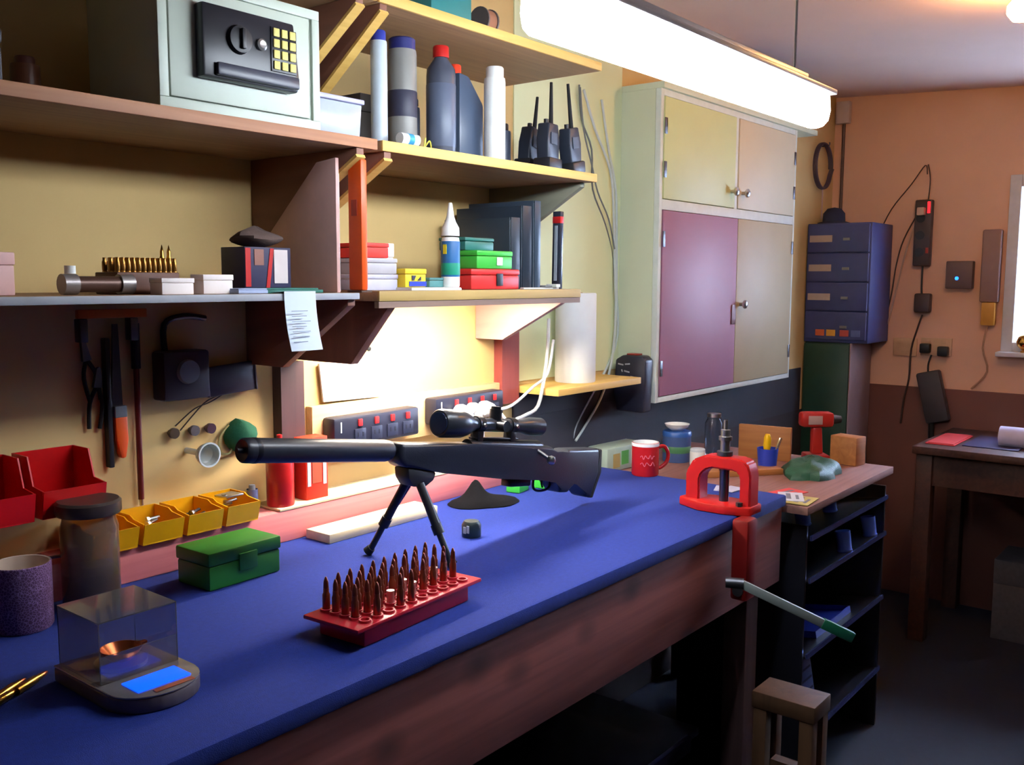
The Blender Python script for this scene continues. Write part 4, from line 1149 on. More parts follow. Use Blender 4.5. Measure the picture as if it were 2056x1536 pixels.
b0 = bin_('red wall bin, the one showing both sides left of the saw', 0.705, 0.812, -0.012, -0.115, 1.052, 0.10, 0.048, BINRED, 'red wall bins')
b1 = bin_('red wall bin cut off by the left picture edge', 0.585, 0.692, -0.012, -0.115, 1.052, 0.10, 0.048, BINRED, 'red wall bins')
single('bin_rail', MB().box(0.40, -0.0115, 1.05, 0.83, -0.0003, 1.07, bev=0.001).box(0.40, -0.0115, 1.10, 0.83, -0.0003, 1.115, bev=0.001), DSTEEL, 'steel rail on the wall carrying the red bins', 'rail', (0, 0, 0))
xs = ((0.79, 0.875), (0.885, 0.965), (0.975, 1.05), (1.06, 1.135))
for k, (a, b) in enumerate(xs):
    lab = ('leftmost yellow bin on the pink ledge behind the jar', 'second yellow bin from the left, holding bright metal bits', 'third yellow bin from the left, with brown screws', 'rightmost yellow bin on the pink ledge, holding a steel plate')[k]
    bin_(lab, a, b, -0.012, -0.105, ZLg + 0.0003, 0.05, 0.04, YEL, 'yellow bins on the ledge')
    for j in range(5):
        xx = a + 0.014 + random.random() * (b - a - 0.028)
        yy = -0.035 - random.random() * 0.05
        single('bolt', MB().cyl((0, 0, 0), (0.022, 0, 0), 0.003, n=8).cyl((-0.005, 0, 0), (0, 0, 0), 0.006, n=6), STEEL if k != 2 else DSTEEL, '%s loose bolt lying in the %s' % (('steel', 'bright', 'dark', 'shiny')[k], ('leftmost yellow bin', 'second yellow bin from the left', 'third yellow bin from the left', 'rightmost yellow bin')[k]), 'bolt', (xx - 0.004, yy, ZLg + 0.011 + 0.005 * j), group='loose bolts in the %s yellow bin' % ORD[k], rot=(0, R(-15 + 20 * random.random()), R(random.random() * 60 - 30)))
single('steel_plate', MB().box(-0.022, -0.018, 0, 0.022, 0.018, 0.004, bev=0.001).cyl((-0.012, 0, 0.004), (-0.012, 0, 0.006), 0.006, n=12), STEEL, 'flat steel plate lying across the rightmost yellow bin', 'plate', (1.098, -0.062, ZLg + 0.0485), 8)
# big jar with dark lid
o = thing('screw_jar', 'big glass jar with wide dark lid in front of the red bins', 'jar', (0.765, -0.150, Z0))
part('glass', MB().lathe([(0, 0), (0.044, 0), (0.046, 0.004), (0.046, 0.135), (0.042, 0.15), (0.042, 0.158), (0.0405, 0.158), (0.0405, 0.15), (0.0445, 0.135), (0.0445, 0.005), (0, 0.004)], n=30), mat('brown_tint_glass', (190, 170, 150), 0.08, trans=0.85, var=0), o)
part('lid', MB().lathe([(0, 0.1583), (0.05, 0.1583), (0.052, 0.162), (0.052, 0.178), (0.048, 0.182), (0, 0.182)], n=30), mat('dark_bakelite_lid', (62, 50, 46), 0.35), o)
part('contents', MB().lathe([(0, 0.006), (0.043, 0.006), (0.043, 0.06), (0.03, 0.072), (0, 0.068)], n=20), mat('rusty_bits', (92, 56, 44), 0.6, var=0.5, scale=90, bump=0.8), o)
# screwdriver lying left of jar
o = thing('screwdriver', 'red-handled screwdriver resting on the ledge beside the jar', 'screwdriver', (0.66, -0.075, ZLg + 0.0135), -14)
part('handle', MB().cyl((-0.11, 0, 0), (-0.01, 0, 0), 0.0125, 0.011, n=10), mat('screwdriver_red', (196, 34, 22), 0.4), o)
part('shaft', MB().cyl((-0.01, 0, 0), (0.085, 0, 0), 0.003, n=10), STEEL, o)
# cans on the ledge
o = thing('spray_can', 'dark red spray can standing on the ledge under the moderator', 'can', (1.228, -0.057, ZB + 0.0723))
part('can_body', MB().lathe([(0, 0), (0.028, 0), (0.029, 0.004), (0.029, 0.115), (0.022, 0.128), (0.012, 0.132), (0, 0.132)], n=28), mat('dark_red_can', (160, 22, 22), 0.3), o)
part('nozzle', MB().lathe([(0, 0.1323), (0.006, 0.1323), (0.006, 0.15), (0, 0.152)], n=14), RED, o)
o = thing('red_carton', 'orange-red carton with white side print behind the spray can', 'carton', (1.315, -0.046, ZB + 0.0723))
part('carton', MB().box(-0.03, -0.026, 0, 0.03, 0.014, 0.135, bev=0.001), mat('orange_red_card', (222, 52, 26), 0.5), o)
part('white_print', MB().box(-0.027, -0.0272, 0.03, -0.018, -0.0262, 0.105), mat('print_white', (216, 206, 214), 0.5), o)
part('white_print', MB().box(0.016, -0.0272, 0.03, 0.025, -0.0262, 0.118), mat('print_white', (216, 206, 214), 0.5), o)
part('brown_print', MB().box(-0.014, -0.0272, 0.035, 0.012, -0.0262, 0.09), mat('print_brown', (160, 74, 50), 0.5), o)
bottle('blue_dropper', 'small grey-blue dropper bottle on the ledge end beside the yellow bins', 'bottle', 1.158, -0.055, ZLg + 0.0003, 0.012, 0.06, mat('slate_blue', (86, 92, 130), 0.4), GREY, neck=0.5, caph=0.015)
bottle('blue_red_bottle', 'small blue bottle with red nozzle between the can and the carton', 'bottle', 1.268, -0.022, ZB + 0.0723, 0.011, 0.135, mat('deep_blue', (44, 46, 120), 0.4), RED, neck=0.5, caph=0.02)

# ---------------------------------------------------------------- wall things under the middle shelf
o = thing('hand_saw', 'hanging pruning saw with bright orange handle on the cream wall', 'saw', (0.90, -0.012, 1.20))
part('handle', MB().prism([(-0.012, 0), (0.013, 0), (0.014, -0.05), (0.008, -0.085), (-0.002, -0.085), (-0.01, -0.05)], -0.009, 0.009, axis='y', bev=0.004), ORANGE, o)
part('blade', MB().prism([(-0.014, 0.0003), (0.008, 0.0003), (0.004, 0.165), (-0.006, 0.165)], -0.002, 0.002, axis='y'), mat('saw_dark', (70, 66, 68), 0.4, metal=0.6), o)
part('ferrule', MB().box(-0.012, -0.01, -0.008, 0.012, 0.01, 0.014, bev=0.002), GREY, o)
part('sheath', MB().box(-0.024, -0.006, -0.1, -0.0145, 0.011, 0.14, bev=0.002), BLACK, o)
o = thing('cleaning_rod', 'long dark red cleaning rod hanging beside the orange saw', 'rod', (0.938, -0.012, 1.03))
part('rod', MB().cyl((0, 0, 0), (0, 0, 0.34), 0.0055, n=12), mat('maroon_rod', (96, 26, 24), 0.4), o)
part('rod_tip', MB().cyl((0, 0, -0.012), (0, 0, -0.0003), 0.004, n=10), STEEL, o)
part('rod_grip', MB().cyl((0, 0, 0.25), (0, 0, 0.335), 0.0085, n=12), BLACK, o)
o = thing('bar_clamp', 'dim orange bar clamp hanging right under the middle shelf', 'clamp', (0.885, -0.03, 1.385))
part('bar', MB().box(-0.065, -0.006, -0.008, 0.065, 0.006, 0.008, bev=0.001), mat('clamp_orange', (190, 92, 20), 0.4), o)
part('jaw', MB().box(-0.065, -0.01, -0.05, -0.05, 0.012, -0.0083, bev=0.002), DSTEEL, o)
part('jaw', MB().box(0.03, -0.01, -0.05, 0.045, 0.012, -0.0083, bev=0.002), DSTEEL, o)
part('hook', MB().cyl((0, 0, 0), (0, 0.0297, 0), 0.003, n=8), DSTEEL, o)
for k, (x_, z_, lab) in enumerate(((0.845, 1.30, 'dark pliers hanging on the shaded wall left of the saw'), (0.862, 1.25, 'second dark pliers hanging lower, closer to the saw'))):
    o = thing('pliers', lab, 'pliers', (x_, -0.009, z_), group='pliers on the shaded wall', rot=(0, R(-10 + 16 * k), 0))
    for sx in (-1, 1):
        part('handle', MB().tube([(sx * 0.002, 0, 0), (sx * 0.012, 0, -0.03), (sx * 0.01, 0, -0.075)], 0.004, n=8), BLACKR, o)
        part('jaw', MB().prism([(0, 0.0003), (sx * 0.008, 0.0003), (sx * 0.004, 0.035), (0, 0.038)], -0.004, 0.004, axis='y'), DSTEEL, o)
o = thing('wall_radio', 'dark radio with round dial on the shaded wall above the pegs', 'radio', (1.025, -0.0003, 1.215))
part('case', MB().box(-0.05, -0.045, 0, 0.05, 0, 0.095, bev=0.006), mat('radio_dark', (46, 40, 50), 0.5), o)
part('dial', MB().lathe([(0, 0), (0.024, 0), (0.022, 0.008), (0, 0.008)], n=24, mx=Matrix.Translation((0, -0.0452, 0.055)) @ Matrix.Rotation(R(90), 4, 'X')), GREY, o)
o = thing('picture_tray', 'dark tilted tray with thin pale rim beside the dark radio', 'tray', (1.145, -0.012, 1.215), rot=(R(0), R(-4), 0))
part('panel', MB().box(-0.055, -0.008, 0, 0.055, 0.004, 0.06, bev=0.002), mat('tray_dark', (50, 42, 54), 0.5), o)
part('rim', MB().box(-0.058, -0.01, 0, -0.0555, 0.004, 0.06).box(0.0555, -0.01, 0, 0.058, 0.004, 0.06), mat('tray_rim', (110, 100, 112), 0.4), o)
o = thing('black_bracket', 'dark hook tool hanging high on the shaded wall under the shelf', 'tool', (1.04, -0.01, 1.33))
part('hook', MB().tube([(-0.04, 0, -0.03), (-0.04, 0, 0.03), (0.0, 0, 0.045), (0.05, 0, 0.04)], 0.006, n=8), BLACK, o)
part('nail', MB().cyl((0.0, 0.0097, 0.045), (0, -0.005, 0.045), 0.002, n=8), STEEL, o)
for k, (x_, c_) in enumerate(((1.01, (92, 76, 66)), (1.055, (110, 106, 110)), (1.092, (96, 70, 84)))):
    single('wall_peg', MB().lathe([(0, 0), (0.006, 0), (0.006, 0.008), (0.0105, 0.01), (0.0105, 0.018), (0, 0.019)], n=16), mat('knob_%d' % k, c_, 0.3, metal=0.4), ('leftmost of three small pegs in a row on the wall', 'middle one of three small pegs in a row on the wall', 'rightmost of three small pegs, next to the green hat')[k], 'peg', (x_, -0.0003, 1.148), group='small wall pegs', rot=(R(90), 0, 0))
o = thing('clear_funnel', 'clear plastic funnel sticking out from the wall below the pegs', 'funnel', (1.045, -0.0003, 1.108), rot=(R(90), 0, 0))
part('stem', MB().cyl((0, 0, 0), (0, 0, 0.05), 0.006, n=16), mat('frosted_clear', (214, 224, 226), 0.2, trans=0.5, var=0), o)
part('cup', MB().lathe([(0.006, 0.05), (0.02, 0.062), (0.024, 0.075), (0.0215, 0.076), (0.017, 0.064), (0, 0.055)], n=26), mat('frosted_clear', (214, 224, 226), 0.2, trans=0.5, var=0), o)
part('rim', MB().lathe([(0.0215, 0.0762), (0.0245, 0.0762), (0.0245, 0.08), (0.0215, 0.08), (0.0215, 0.0762)], n=26), mat('pale_rim', (220, 230, 232), 0.3), o)
o = thing('green_hat', 'dark green cloth hat hanging on a nail at the muzzle end', 'hat', (1.165, -0.0003, 1.125))
cg = MB()
gr = []
for i in range(8):
    f_ = i / 7
    gr.append([cg.bm.verts.new((0.034 * math.cos(t) * math.cos(f_ * 1.45) * (1 + 0.12 * math.sin(2 * t + 1)), -0.004 - 0.04 * math.sin(f_ * 1.45), 0.034 * math.sin(t) * math.cos(f_ * 1.45) * (1 + 0.1 * math.cos(3 * t)))) for t in [2 * math.pi * j / 14 for j in range(14)]])
for a, b in zip(gr, gr[1:]):
    for j in range(14):
        cg.bm.faces.new((a[j], a[(j + 1) % 14], b[(j + 1) % 14], b[j]))
cg.bm.faces.new(gr[-1])
cg.bm.faces.new(list(reversed(gr[0])))
part('crown', cg, mat('green_cloth', (18, 84, 56), 0.85, bump=0.3), o)
part('cord', MB().tube([(-0.03, -0.012, 0.025), (-0.052, -0.012, 0.0), (-0.05, -0.012, -0.03), (-0.03, -0.012, -0.035), (-0.02, -0.01, -0.02)], 0.0025, n=8), mat('tan_cord', (150, 140, 90), 0.8), o)
# loose strands of wire
single('wire_strands', MB().tube([(1.02, -0.004, 1.16), (1.06, -0.008, 1.19), (1.10, -0.004, 1.20), (1.13, -0.008, 1.215)], 0.0013, n=6).tube([(1.03, -0.004, 1.15), (1.08, -0.012, 1.20), (1.12, -0.006, 1.212)], 0.0013, n=6), mat('dark_wire', (60, 48, 44), 0.6), 'thin dark wires trailing down from the dark tray to the pegs', 'wire')

# ---------------------------------------------------------------- lit wall bay: white board, strips, plugs
w0, w1_ = at(640, 735, y=-0.01), at(760, 800, y=-0.01)
single('white_board', MB().prism([(1.385, 1.172), (1.56, 1.168), (1.55, 1.262), (1.375, 1.26)], -0.014, -0.008, axis='y', bev=0.001), mat('white_panel', (232, 232, 230), 0.6), 'white panel propped on the wall in the lit bay', 'panel')
single('wall_screw', MB().lathe([(0, 0), (0.0055, 0), (0.0055, 0.003), (0, 0.004)], n=14), BLACK, 'black screw head in the brightly lit wall', 'screw', (1.536, -0.0003, 1.284), rot=(R(90), 0, 0))
single('backing_rail', MB().box(1.345, -0.022, 1.055, 2.0, -0.0003, 1.166, bev=0.002), wood('pale_rail_wood', (196, 160, 110), (214, 180, 130)), 'pale wood rail on the wall carrying the power strips', 'rail')
STRIPM = mat('slate_strip_plastic', (26, 28, 46), 0.45)
SWR = mat('red_rocker', (196, 36, 40), 0.4)


def strip(label, x0, x1, z0, z1, yb):
    o = thing('power_strip', label, 'power strip', ((x0 + x1) / 2, yb, z0), group='power strips on the lit rail')
    hw_ = (x1 - x0) / 2
    h = z1 - z0
    part('case', MB().box(-hw_, -0.042, 0, hw_, -0.0003, h, bev=0.006), STRIPM, o)
    for k in range(4):
        x_ = -hw_ + (x1 - x0) * (0.28 + 0.19 * k)
        part('switch', MB().box(x_ - 0.006, -0.046, h - 0.024, x_ + 0.006, -0.0422, h - 0.008, bev=0.001), SWR, o)
        s_ = part('socket', MB().box(x_ - 0.017, -0.0445, 0.008, x_ + 0.017, -0.0422, h - 0.03, bev=0.001), mat('socket_grey', (34, 38, 58), 0.4), o)
        for sx in (-1, 1):
            part('pin_slot', MB().box(x_ + sx * 0.007 - 0.0012, -0.0452, 0.02, x_ + sx * 0.007 + 0.0012, -0.0446, 0.03), BLACK, s_)
    part('white_mark', MB().box(-hw_ + 0.018, -0.0428, h - 0.034, -hw_ + 0.021, -0.0422, h - 0.01), PAPER, o)
    return o


strip('black power strip with red switches, left of the two, no plugs in it', 1.372, 1.64, 1.072, 1.14, -0.0225)
strip('black power strip with red switches, right of the two, holding white plugs', 1.70, 1.965, 1.085, 1.153, -0.0225)
for k, x_ in enumerate((1.775, 1.822, 1.868)):
    o = thing('white_plug', ('leftmost white plug in the right power strip', 'middle white plug in the right power strip', 'rightmost white plug in the right power strip')[k], 'plug', (x_, -0.0700, 1.112), group='white plugs')
    part('plug_body', MB().lathe([(0, 0), (0.0205, 0), (0.022, 0.014), (0.017, 0.034), (0.007, 0.05), (0, 0.05)], n=18, mx=Matrix.Rotation(R(90), 4, 'X')), WHITE, o)
    tgt = ((1.80, -0.13, 1.06), (1.90, -0.15, 1.05), (2.02, -0.12, 1.16))[k]
    l_ = Vector(tgt) - Vector((x_, -0.068, 1.112))
    part('cord', MB().tube([(0, -0.044, 0), (l_.x * 0.3, -0.065, 0.01), l_] + ([(0.22, -0.05, 0.08), (0.26, -0.04, 0.17)] if k == 2 else [(l_.x + 0.01, l_.y + 0.01, -0.12)]), 0.004, n=8), WHITE, o)
single('white_cable', MB().tube([at(1102, 640, y=-0.08), at(1100, 690, y=-0.09), at(1094, 750, y=-0.1), at(1080, 815, y=-0.11), at(1052, 835, y=-0.12), at(1030, 850, y=-0.13), at(1026, 905, y=-0.13)], 0.005, n=8), WHITE, 'white cable looping down beside the paper roll', 'cable')

# roll and its board
single('roll_shelf', MB().box(2.085, -0.16, 1.13, 2.52, -0.0003, 1.15, bev=0.002), PINE, 'small pine board under the white paper roll', 'board')
o = thing('paper_roll', 'tall white paper towel roll standing on the small pine board', 'paper roll', (2.285, -0.075, 1.1503))
part('roll', MB().lathe([(0.02, 0), (0.058, 0), (0.06, 0.003), (0.06, 0.257), (0.058, 0.26), (0.02, 0.26), (0.02, 0)], n=32), PAPER, o)
part('core', MB().lathe([(0.0165, 0.0), (0.0195, 0.0), (0.0195, 0.262), (0.0165, 0.262), (0.0165, 0.0)], n=24), mat('card_core', (170, 140, 100), 0.8), o)
# drill charger on cupboard side
o = thing('battery_charger', 'black battery charger hanging on the cupboard side beside the mauve door', 'charger', (CX0 - 0.004, -0.085, 1.03))
part('case', MB().prism([(-0.05, 0), (0.05, 0), (0.062, 0.06), (0.056, 0.165), (0.03, 0.18), (-0.04, 0.18), (-0.056, 0.165)], -0.05, 0.0, axis='x', bev=0.006), mat('charger_black', (38, 40, 56), 0.4), o)
part('clip', MB().box(-0.0, -0.03, 0.08, 0.004, 0.03, 0.15), BLACK, o)
part('top_red', MB().box(-0.04, -0.02, 0.1803, -0.01, 0.02, 0.185, bev=0.001), mat('muted_red', (150, 50, 44), 0.4), o)
mk = MB()
for k, (yy, zz, w_, t_) in enumerate(((0.035, 0.15, 0.02, 8), (0.01, 0.152, 0.018, -6), (0.03, 0.13, 0.008, 70), (0.012, 0.128, 0.02, 10), (0.036, 0.108, 0.008, 60), (0.02, 0.106, 0.012, 0), (0.004, 0.108, 0.01, 65), (-0.008, 0.112, 0.012, 8))):
    mk.box(-0.0012, -w_ / 2, -0.0022, 0.0, w_ / 2, 0.0022, mx=Matrix.Translation((-0.0505, yy, zz)) @ Matrix.Rotation(R(t_), 4, 'X'))
part('white_lettering', mk, mat('worn_white_print', (170, 172, 180), 0.5), o)
# cables in the corner beside the cupboard
CABW = mat('pale_cable', (196, 206, 204), 0.5)
CABD = mat('grey_cable', (110, 116, 116), 0.5)


def cable(label, pts, yy, r, m):
    return single('cable', MB().tube([at(px, py, y=yy + 0.0015 * k) for k, (px, py) in enumerate(pts)], r, n=8), m, label, 'cable', group='cables in the cupboard corner')


cable('pale cable running straight down the cupboard corner', [(1208, 200), (1222, 300), (1236, 380), (1238, 480), (1238, 580), (1240, 670), (1222, 730), (1190, 790), (1158, 850), (1150, 880)], -0.016, 0.004, CABW)
cable('second pale cable curving in from the right shelf end', [(1172, 180), (1195, 260), (1225, 340), (1232, 420), (1234, 520), (1236, 640), (1226, 735), (1206, 800), (1178, 850), (1156, 885)], -0.026, 0.004, CABW)
cable('thin grey cable hanging loosely left of the pale ones', [(1163, 170), (1168, 240), (1188, 300), (1190, 380), (1215, 450), (1230, 520), (1228, 610), (1234, 680)], -0.010, 0.0028, CABD)
cable('thin dark cable dropping past the pine shelf end', [(1165, 175), (1172, 260), (1188, 330), (1200, 385), (1222, 440), (1234, 500)], -0.034, 0.0025, CABD)

# ================================================================== FAR SIDE TABLE beyond the bench
ft = thing('side_table', 'pinkish-brown side table adjoining the right end of the bench', 'table', (2.68, -0.40, 0))
PTOP = wood('pinkish_brown_top', (124, 84, 76), (146, 102, 90), bump=0.05)
part('table_top', MB().box(2.33 - 2.68, -0.775 + 0.40, FZ - 0.022, 3.03 - 2.68, -0.01 + 0.4, FZ, bev=0.002), PTOP, ft)
for x_, y_ in ((3.0, -0.30), (3.0, -0.06), (2.38, -0.06)):
    part('leg', MB().box(x_ - 0.025 - 2.68, y_ - 0.025 + 0.4, 0, x_ + 0.025 - 2.68, y_ + 0.025 + 0.4, FZ - 0.0225, bev=0.002), BROWNW, ft)
part('rear_rail', MB().box(2.41 - 2.68, -0.075 + 0.4, 0.62, 2.95 - 2.68, -0.05 + 0.4, 0.72), FASC, ft)
# rack under the side table
rk = thing('storage_rack', 'black open rack with three sloping shelves under the side table', 'rack', (2.74, -0.56, 0))
RKM = mat('rack_black', (22, 22, 30), 0.35)
for sx in (-0.33, 0.32):
    part('side_panel', MB().box(sx - 0.006, -0.185, 0, sx + 0.006, 0.19, 0.80, bev=0.002), RKM, rk)
LIP = mat('painted_sheen_lip', (120, 140, 220), 0.25, metal=0.9)  # the window's blue reflection is put into the lip colour
SL = math.tan(R(10))
for k, z_ in enumerate((0.765, 0.648, 0.438, 0.20)):
    m_ = Matrix.Translation((-0.005, -0.19, z_)) @ Matrix.Rotation(R(-10), 4, 'X')
    part('shelf', MB().box(-0.318, 0.0, -0.006, 0.318, 0.36, 0.0, mx=m_), RKM, rk)
    part('shelf_lip', MB().box(-0.318, -0.006, -0.006, 0.318, -0.0005, 0.007, mx=m_), LIP, rk)
cupM = mat('blue_lit_white_cup', (110, 146, 236), 0.5)  # white cups; blue window light is painted into their colour
for k, (px, zk, yy, h_, lab) in enumerate(((1697, 0.648, -0.72, 0.062, 'white cup painted in blue window light on the rack shelf, nearer the press'), (1746, 0.648, -0.72, 0.062, 'white cup painted in blue window light on the rack shelf, farther from the press'), (1612, 0.765, -0.66, 0.05, 'white cup painted in blue window light high on the rack, left one'), (1664, 0.765, -0.66, 0.05, 'white cup painted in blue window light high on the rack, right one'))):
    z_ = zk - (yy + 0.75) * SL
    q = at(px, 1100, y=yy)
    o = thing('rack_cup', lab, 'cup', (q.x, yy, z_ + 0.0005), group='blue-lit white cups on the rack', rot=(R(-10), 0, 0))
    part('cup_wall', MB().lathe([(0, 0), (0.02, 0), (0.0225, h_), (0.021, h_), (0.0185, 0.003), (0, 0.002)], n=22), cupM, o)
    part('cup_base_ring', MB().lathe([(0.0205, 0.002), (0.0222, 0.002), (0.0222, 0.006), (0.0205, 0.006), (0.0205, 0.002)], n=22), cupM, o)
z_ = 0.438 - (-0.62 + 0.75) * SL
o = thing('blue_file_tray', 'blue flat tray lying on the middle rack shelf', 'tray', (2.72, -0.62, z_ + 0.0005), rot=(R(-10), 0, 0))
part('tray_floor', MB().box(-0.14, -0.10, 0, 0.14, 0.10, 0.004), BLUE, o)
part('tray_rim', MB().box(-0.14, -0.10, 0.0042, 0.14, -0.096, 0.02).box(-0.14, 0.096, 0.0042, 0.14, 0.10, 0.02).box(-0.14, -0.096, 0.0042, -0.136, 0.096, 0.02).box(0.136, -0.096, 0.0042, 0.14, 0.096, 0.02), BLUE, o)
o = thing('label_box', 'small blue-grey box with printed lines on the lowest rack shelf', 'box', (2.52, -0.68, 0.20 - 0.07 * SL + 0.003), rot=(R(-10), 0, 0))
part('box_body', MB().box(-0.07, -0.05, 0, 0.07, 0.05, 0.19, bev=0.003), mat('blue_grey_box', (64, 72, 116), 0.5), o)
pm = MB()
for k in range(5):
    pm.box(-0.06, -0.0508, 0.03 + k * 0.03, 0.06, -0.0502, 0.036 + k * 0.03)
part('printed_lines', pm, mat('dark_line_print', (36, 38, 62), 0.6), o)
# saw trestle in front
tr = thing('wooden_trestle', 'low wooden trestle standing on the floor under the press lever', 'trestle', (2.05, -0.86, 0), 0)
TRW = wood('trestle_wood', (72, 48, 30), (92, 62, 38), stretch=(20, 20, 2))
part('top_beam', MB().box(-0.05, -0.075, 0.46, 0.05, 0.075, 0.50, bev=0.003), TRW, tr)
for sx in (-1, 1):
    for sy in (-1, 1):
        part('leg', MB().box(sx * 0.032 - 0.016, sy * 0.055 - 0.016, 0, sx * 0.032 + 0.016, sy * 0.055 + 0.016, 0.4597, bev=0.002), TRW, tr)
part('brace', MB().box(-0.015, -0.0385, 0.30, 0.015, 0.0385, 0.33), TRW, tr)

# things on the side table
q = at(1540, 945, z=FZ)
PX_, PY_ = q.x, q.y
o = thing('tool_cup', 'dark blue pot holding a yellow-handled tool beyond the press', 'pot', (PX_, PY_, ZF))
part('cup', MB().lathe([(0, 0), (0.026, 0), (0.032, 0.07), (0.0305, 0.07), (0.0245, 0.003), (0, 0.002)], n=24), BLUE, o)
o = thing('yellow_screwdriver', 'yellow-handled screwdriver standing in the dark blue pot', 'screwdriver', (PX_ - 0.004, PY_ + 0.004, ZF + 0.004), rot=(R(5), R(-6), 0))
part('handle', MB().lathe([(0, 0.06), (0.009, 0.062), (0.012, 0.075), (0.011, 0.10), (0.007, 0.112), (0, 0.113)], n=14), mat('tool_yellow', (230, 176, 10), 0.4), o)
part('shaft', MB().cyl((0, 0, 0), (0, 0, 0.06), 0.003, n=8), STEEL, o)
o = thing('steel_scissors', 'shiny steel scissors leaning in the dark blue pot', 'scissors', (PX_ + 0.004, PY_ - 0.006, ZF + 0.006), rot=(R(12), R(18), 0))
part('blade', MB().prism([(-0.004, 0), (0.004, 0), (0.007, 0.10), (-0.007, 0.10)], -0.0015, 0.0015, axis='y'), STEEL, o)
part('blade', MB().prism([(-0.003, 0), (0.003, 0), (0.010, 0.095), (-0.003, 0.095)], 0.0018, 0.004, axis='y'), STEEL, o)
# green bag pile
gq = MB()
gr = []
for i in range(9):
    f_ = i / 8
    row = []
    for j in range(20):
        t = 2 * math.pi * j / 20
        r_ = math.cos(f_ * 1.45) ** 0.55 * (1 + 0.10 * math.sin(5 * t + 3 * f_) + 0.06 * math.sin(9 * t - 5 * f_))
        row.append(gq.bm.verts.new((0.13 * r_ * math.cos(t), 0.08 * r_ * math.sin(t), 0.045 * math.sin(f_ * 1.45) + 0.006 * math.sin(4 * t) * f_)))
    gr.append(row)
for a, b in zip(gr, gr[1:]):
    for j in range(20):
        gq.bm.faces.new((a[j], a[(j + 1) % 20], b[(j + 1) % 20], b[j]))
gq.bm.faces.new(list(reversed(gr[0])))
gq.bm.faces.new(gr[-1])
single('crumpled_bag', gq, mat('dark_green_film', (34, 78, 58), 0.5, var=0.5, scale=50, bump=0.6), 'crumpled dark green plastic bag lying on the side table', 'bag', (2.76, -0.615, ZF), 8)
# papers
for k, (x_, y_, rz_, c_, lab) in enumerate(((2.40, -0.70, 25, (196, 194, 206), 'white leaflet on the near corner of the side table'), (2.46, -0.665, -15, (206, 60, 54), 'red-edged leaflet partly under the white one'), (2.385, -0.735, 5, (180, 160, 90), 'yellowish leaflet at the side table front edge'))):
    o = thing('leaflet', lab, 'leaflet', (x_, y_, ZF + 0.0022 * (2, 0, 1)[k]), rz_, group='leaflets on the side table corner')
    part('sheet', MB().box(-0.05, -0.032, 0, 0.05, 0.032, 0.0018), mat('leaflet_%d' % k, c_, 0.6), o)
    part('print', MB().box(-0.03, -0.02, 0.0018, 0.02, -0.012, 0.002).box(-0.03, 0.0, 0.0018, 0.035, 0.012, 0.002), mat('grey_print', (110, 108, 120), 0.6), o)
# red heat gun on its stand
q = at(1662, 915, z=FZ)
hg = thing('red_drill', 'red power drill standing upright on its base on the side table', 'drill', (2.975, -0.545, ZF), -50)
part('base', MB().box(-0.035, -0.04, 0, 0.035, 0.04, 0.022, bev=0.005), mat('drill_red', (160, 34, 26), 0.4), hg)
part('grip', MB().prism([(-0.016, 0.0222), (0.02, 0.0222), (0.014, 0.11), (-0.016, 0.11)], -0.016, 0.016, axis='y', bev=0.006), mat('drill_red', (160, 34, 26), 0.4), hg)
part('motor_body', MB().box(-0.055, -0.024, 0.1102, 0.05, 0.024, 0.158, bev=0.01), mat('drill_red', (160, 34, 26), 0.4), hg)
part('side_plate', MB().box(-0.035, -0.0262, 0.12, 0.01, -0.0243, 0.148, bev=0.0005), mat('grey_plate', (170, 140, 136), 0.4), hg)
part('chuck', MB().cyl((0.0502, 0, 0.134), (0.078, 0, 0.134), 0.017, 0.011, n=18), DSTEEL, hg)
single('orange_plank', MB().box(-0.085, -0.008, 0, 0.085, 0.008, 0.11, bev=0.002), ORW, 'orange-brown plank standing on edge at the back of the side table', 'plank', (2.885, -0.41, ZF), -82)
single('square_offcut', MB().box(-0.03, -0.045, 0, 0.03, 0.045, 0.09, bev=0.003), ORW, 'orange square wood block standing at the side table end', 'offcut', (2.985, -0.645, ZF), -10)

# ================================================================== CORNER: green cabinet and blue box
gc = thing('metal_cabinet', 'dark green metal cabinet on the floor in the far corner', 'cabinet', (4.35, -0.115, 0))
GCM = mat('dark_green_enamel', (34, 66, 52), 0.4)
part('body', MB().box(-0.13, -0.10, 0.0, 0.13, 0.11, 1.172, bev=0.004), GCM, gc)
dr = part('door', MB().box(-0.146, -0.098, 0.05, -0.1305, 0.108, 1.165, bev=0.002), GCM, gc)
part('handle', MB().box(-0.162, -0.085, 0.62, -0.1463, -0.072, 0.74, bev=0.003), GREY, dr)
part('side_strip', MB().box(-0.146, -0.106, 0.05, 0.13, -0.1003, 1.172, bev=0.001), mat('grey_pink_strip', (140, 118, 120), 0.5), gc)
bb = thing('parts_cabinet', 'blue parts cabinet with pale labels stacked on the green cabinet', 'cabinet', (4.34, -0.15, 1.1725))
BBM = mat('blue_enamel', (62, 70, 120), 0.45)
part('body', MB().box(-0.13, -0.14, 0, 0.15, 0.148, 0.53, bev=0.004), BBM, bb)
for k in range(4):
    z_ = 0.015 + k * 0.129
    d_ = part('drawer', MB().box(-0.142, -0.132, z_, -0.1303, 0.14, z_ + 0.122, bev=0.002), BBM, bb)
    if k in (1, 2, 3):
        part('paper_label', MB().box(-0.1438, 0.03, z_ + 0.045, -0.1424, 0.132, z_ + 0.075), mat('faded_label', (170, 150, 140), 0.6), d_)
    part('pull', MB().box(-0.15, -0.05, z_ + 0.05, -0.1423, -0.02, z_ + 0.062, bev=0.001), GREY, d_)
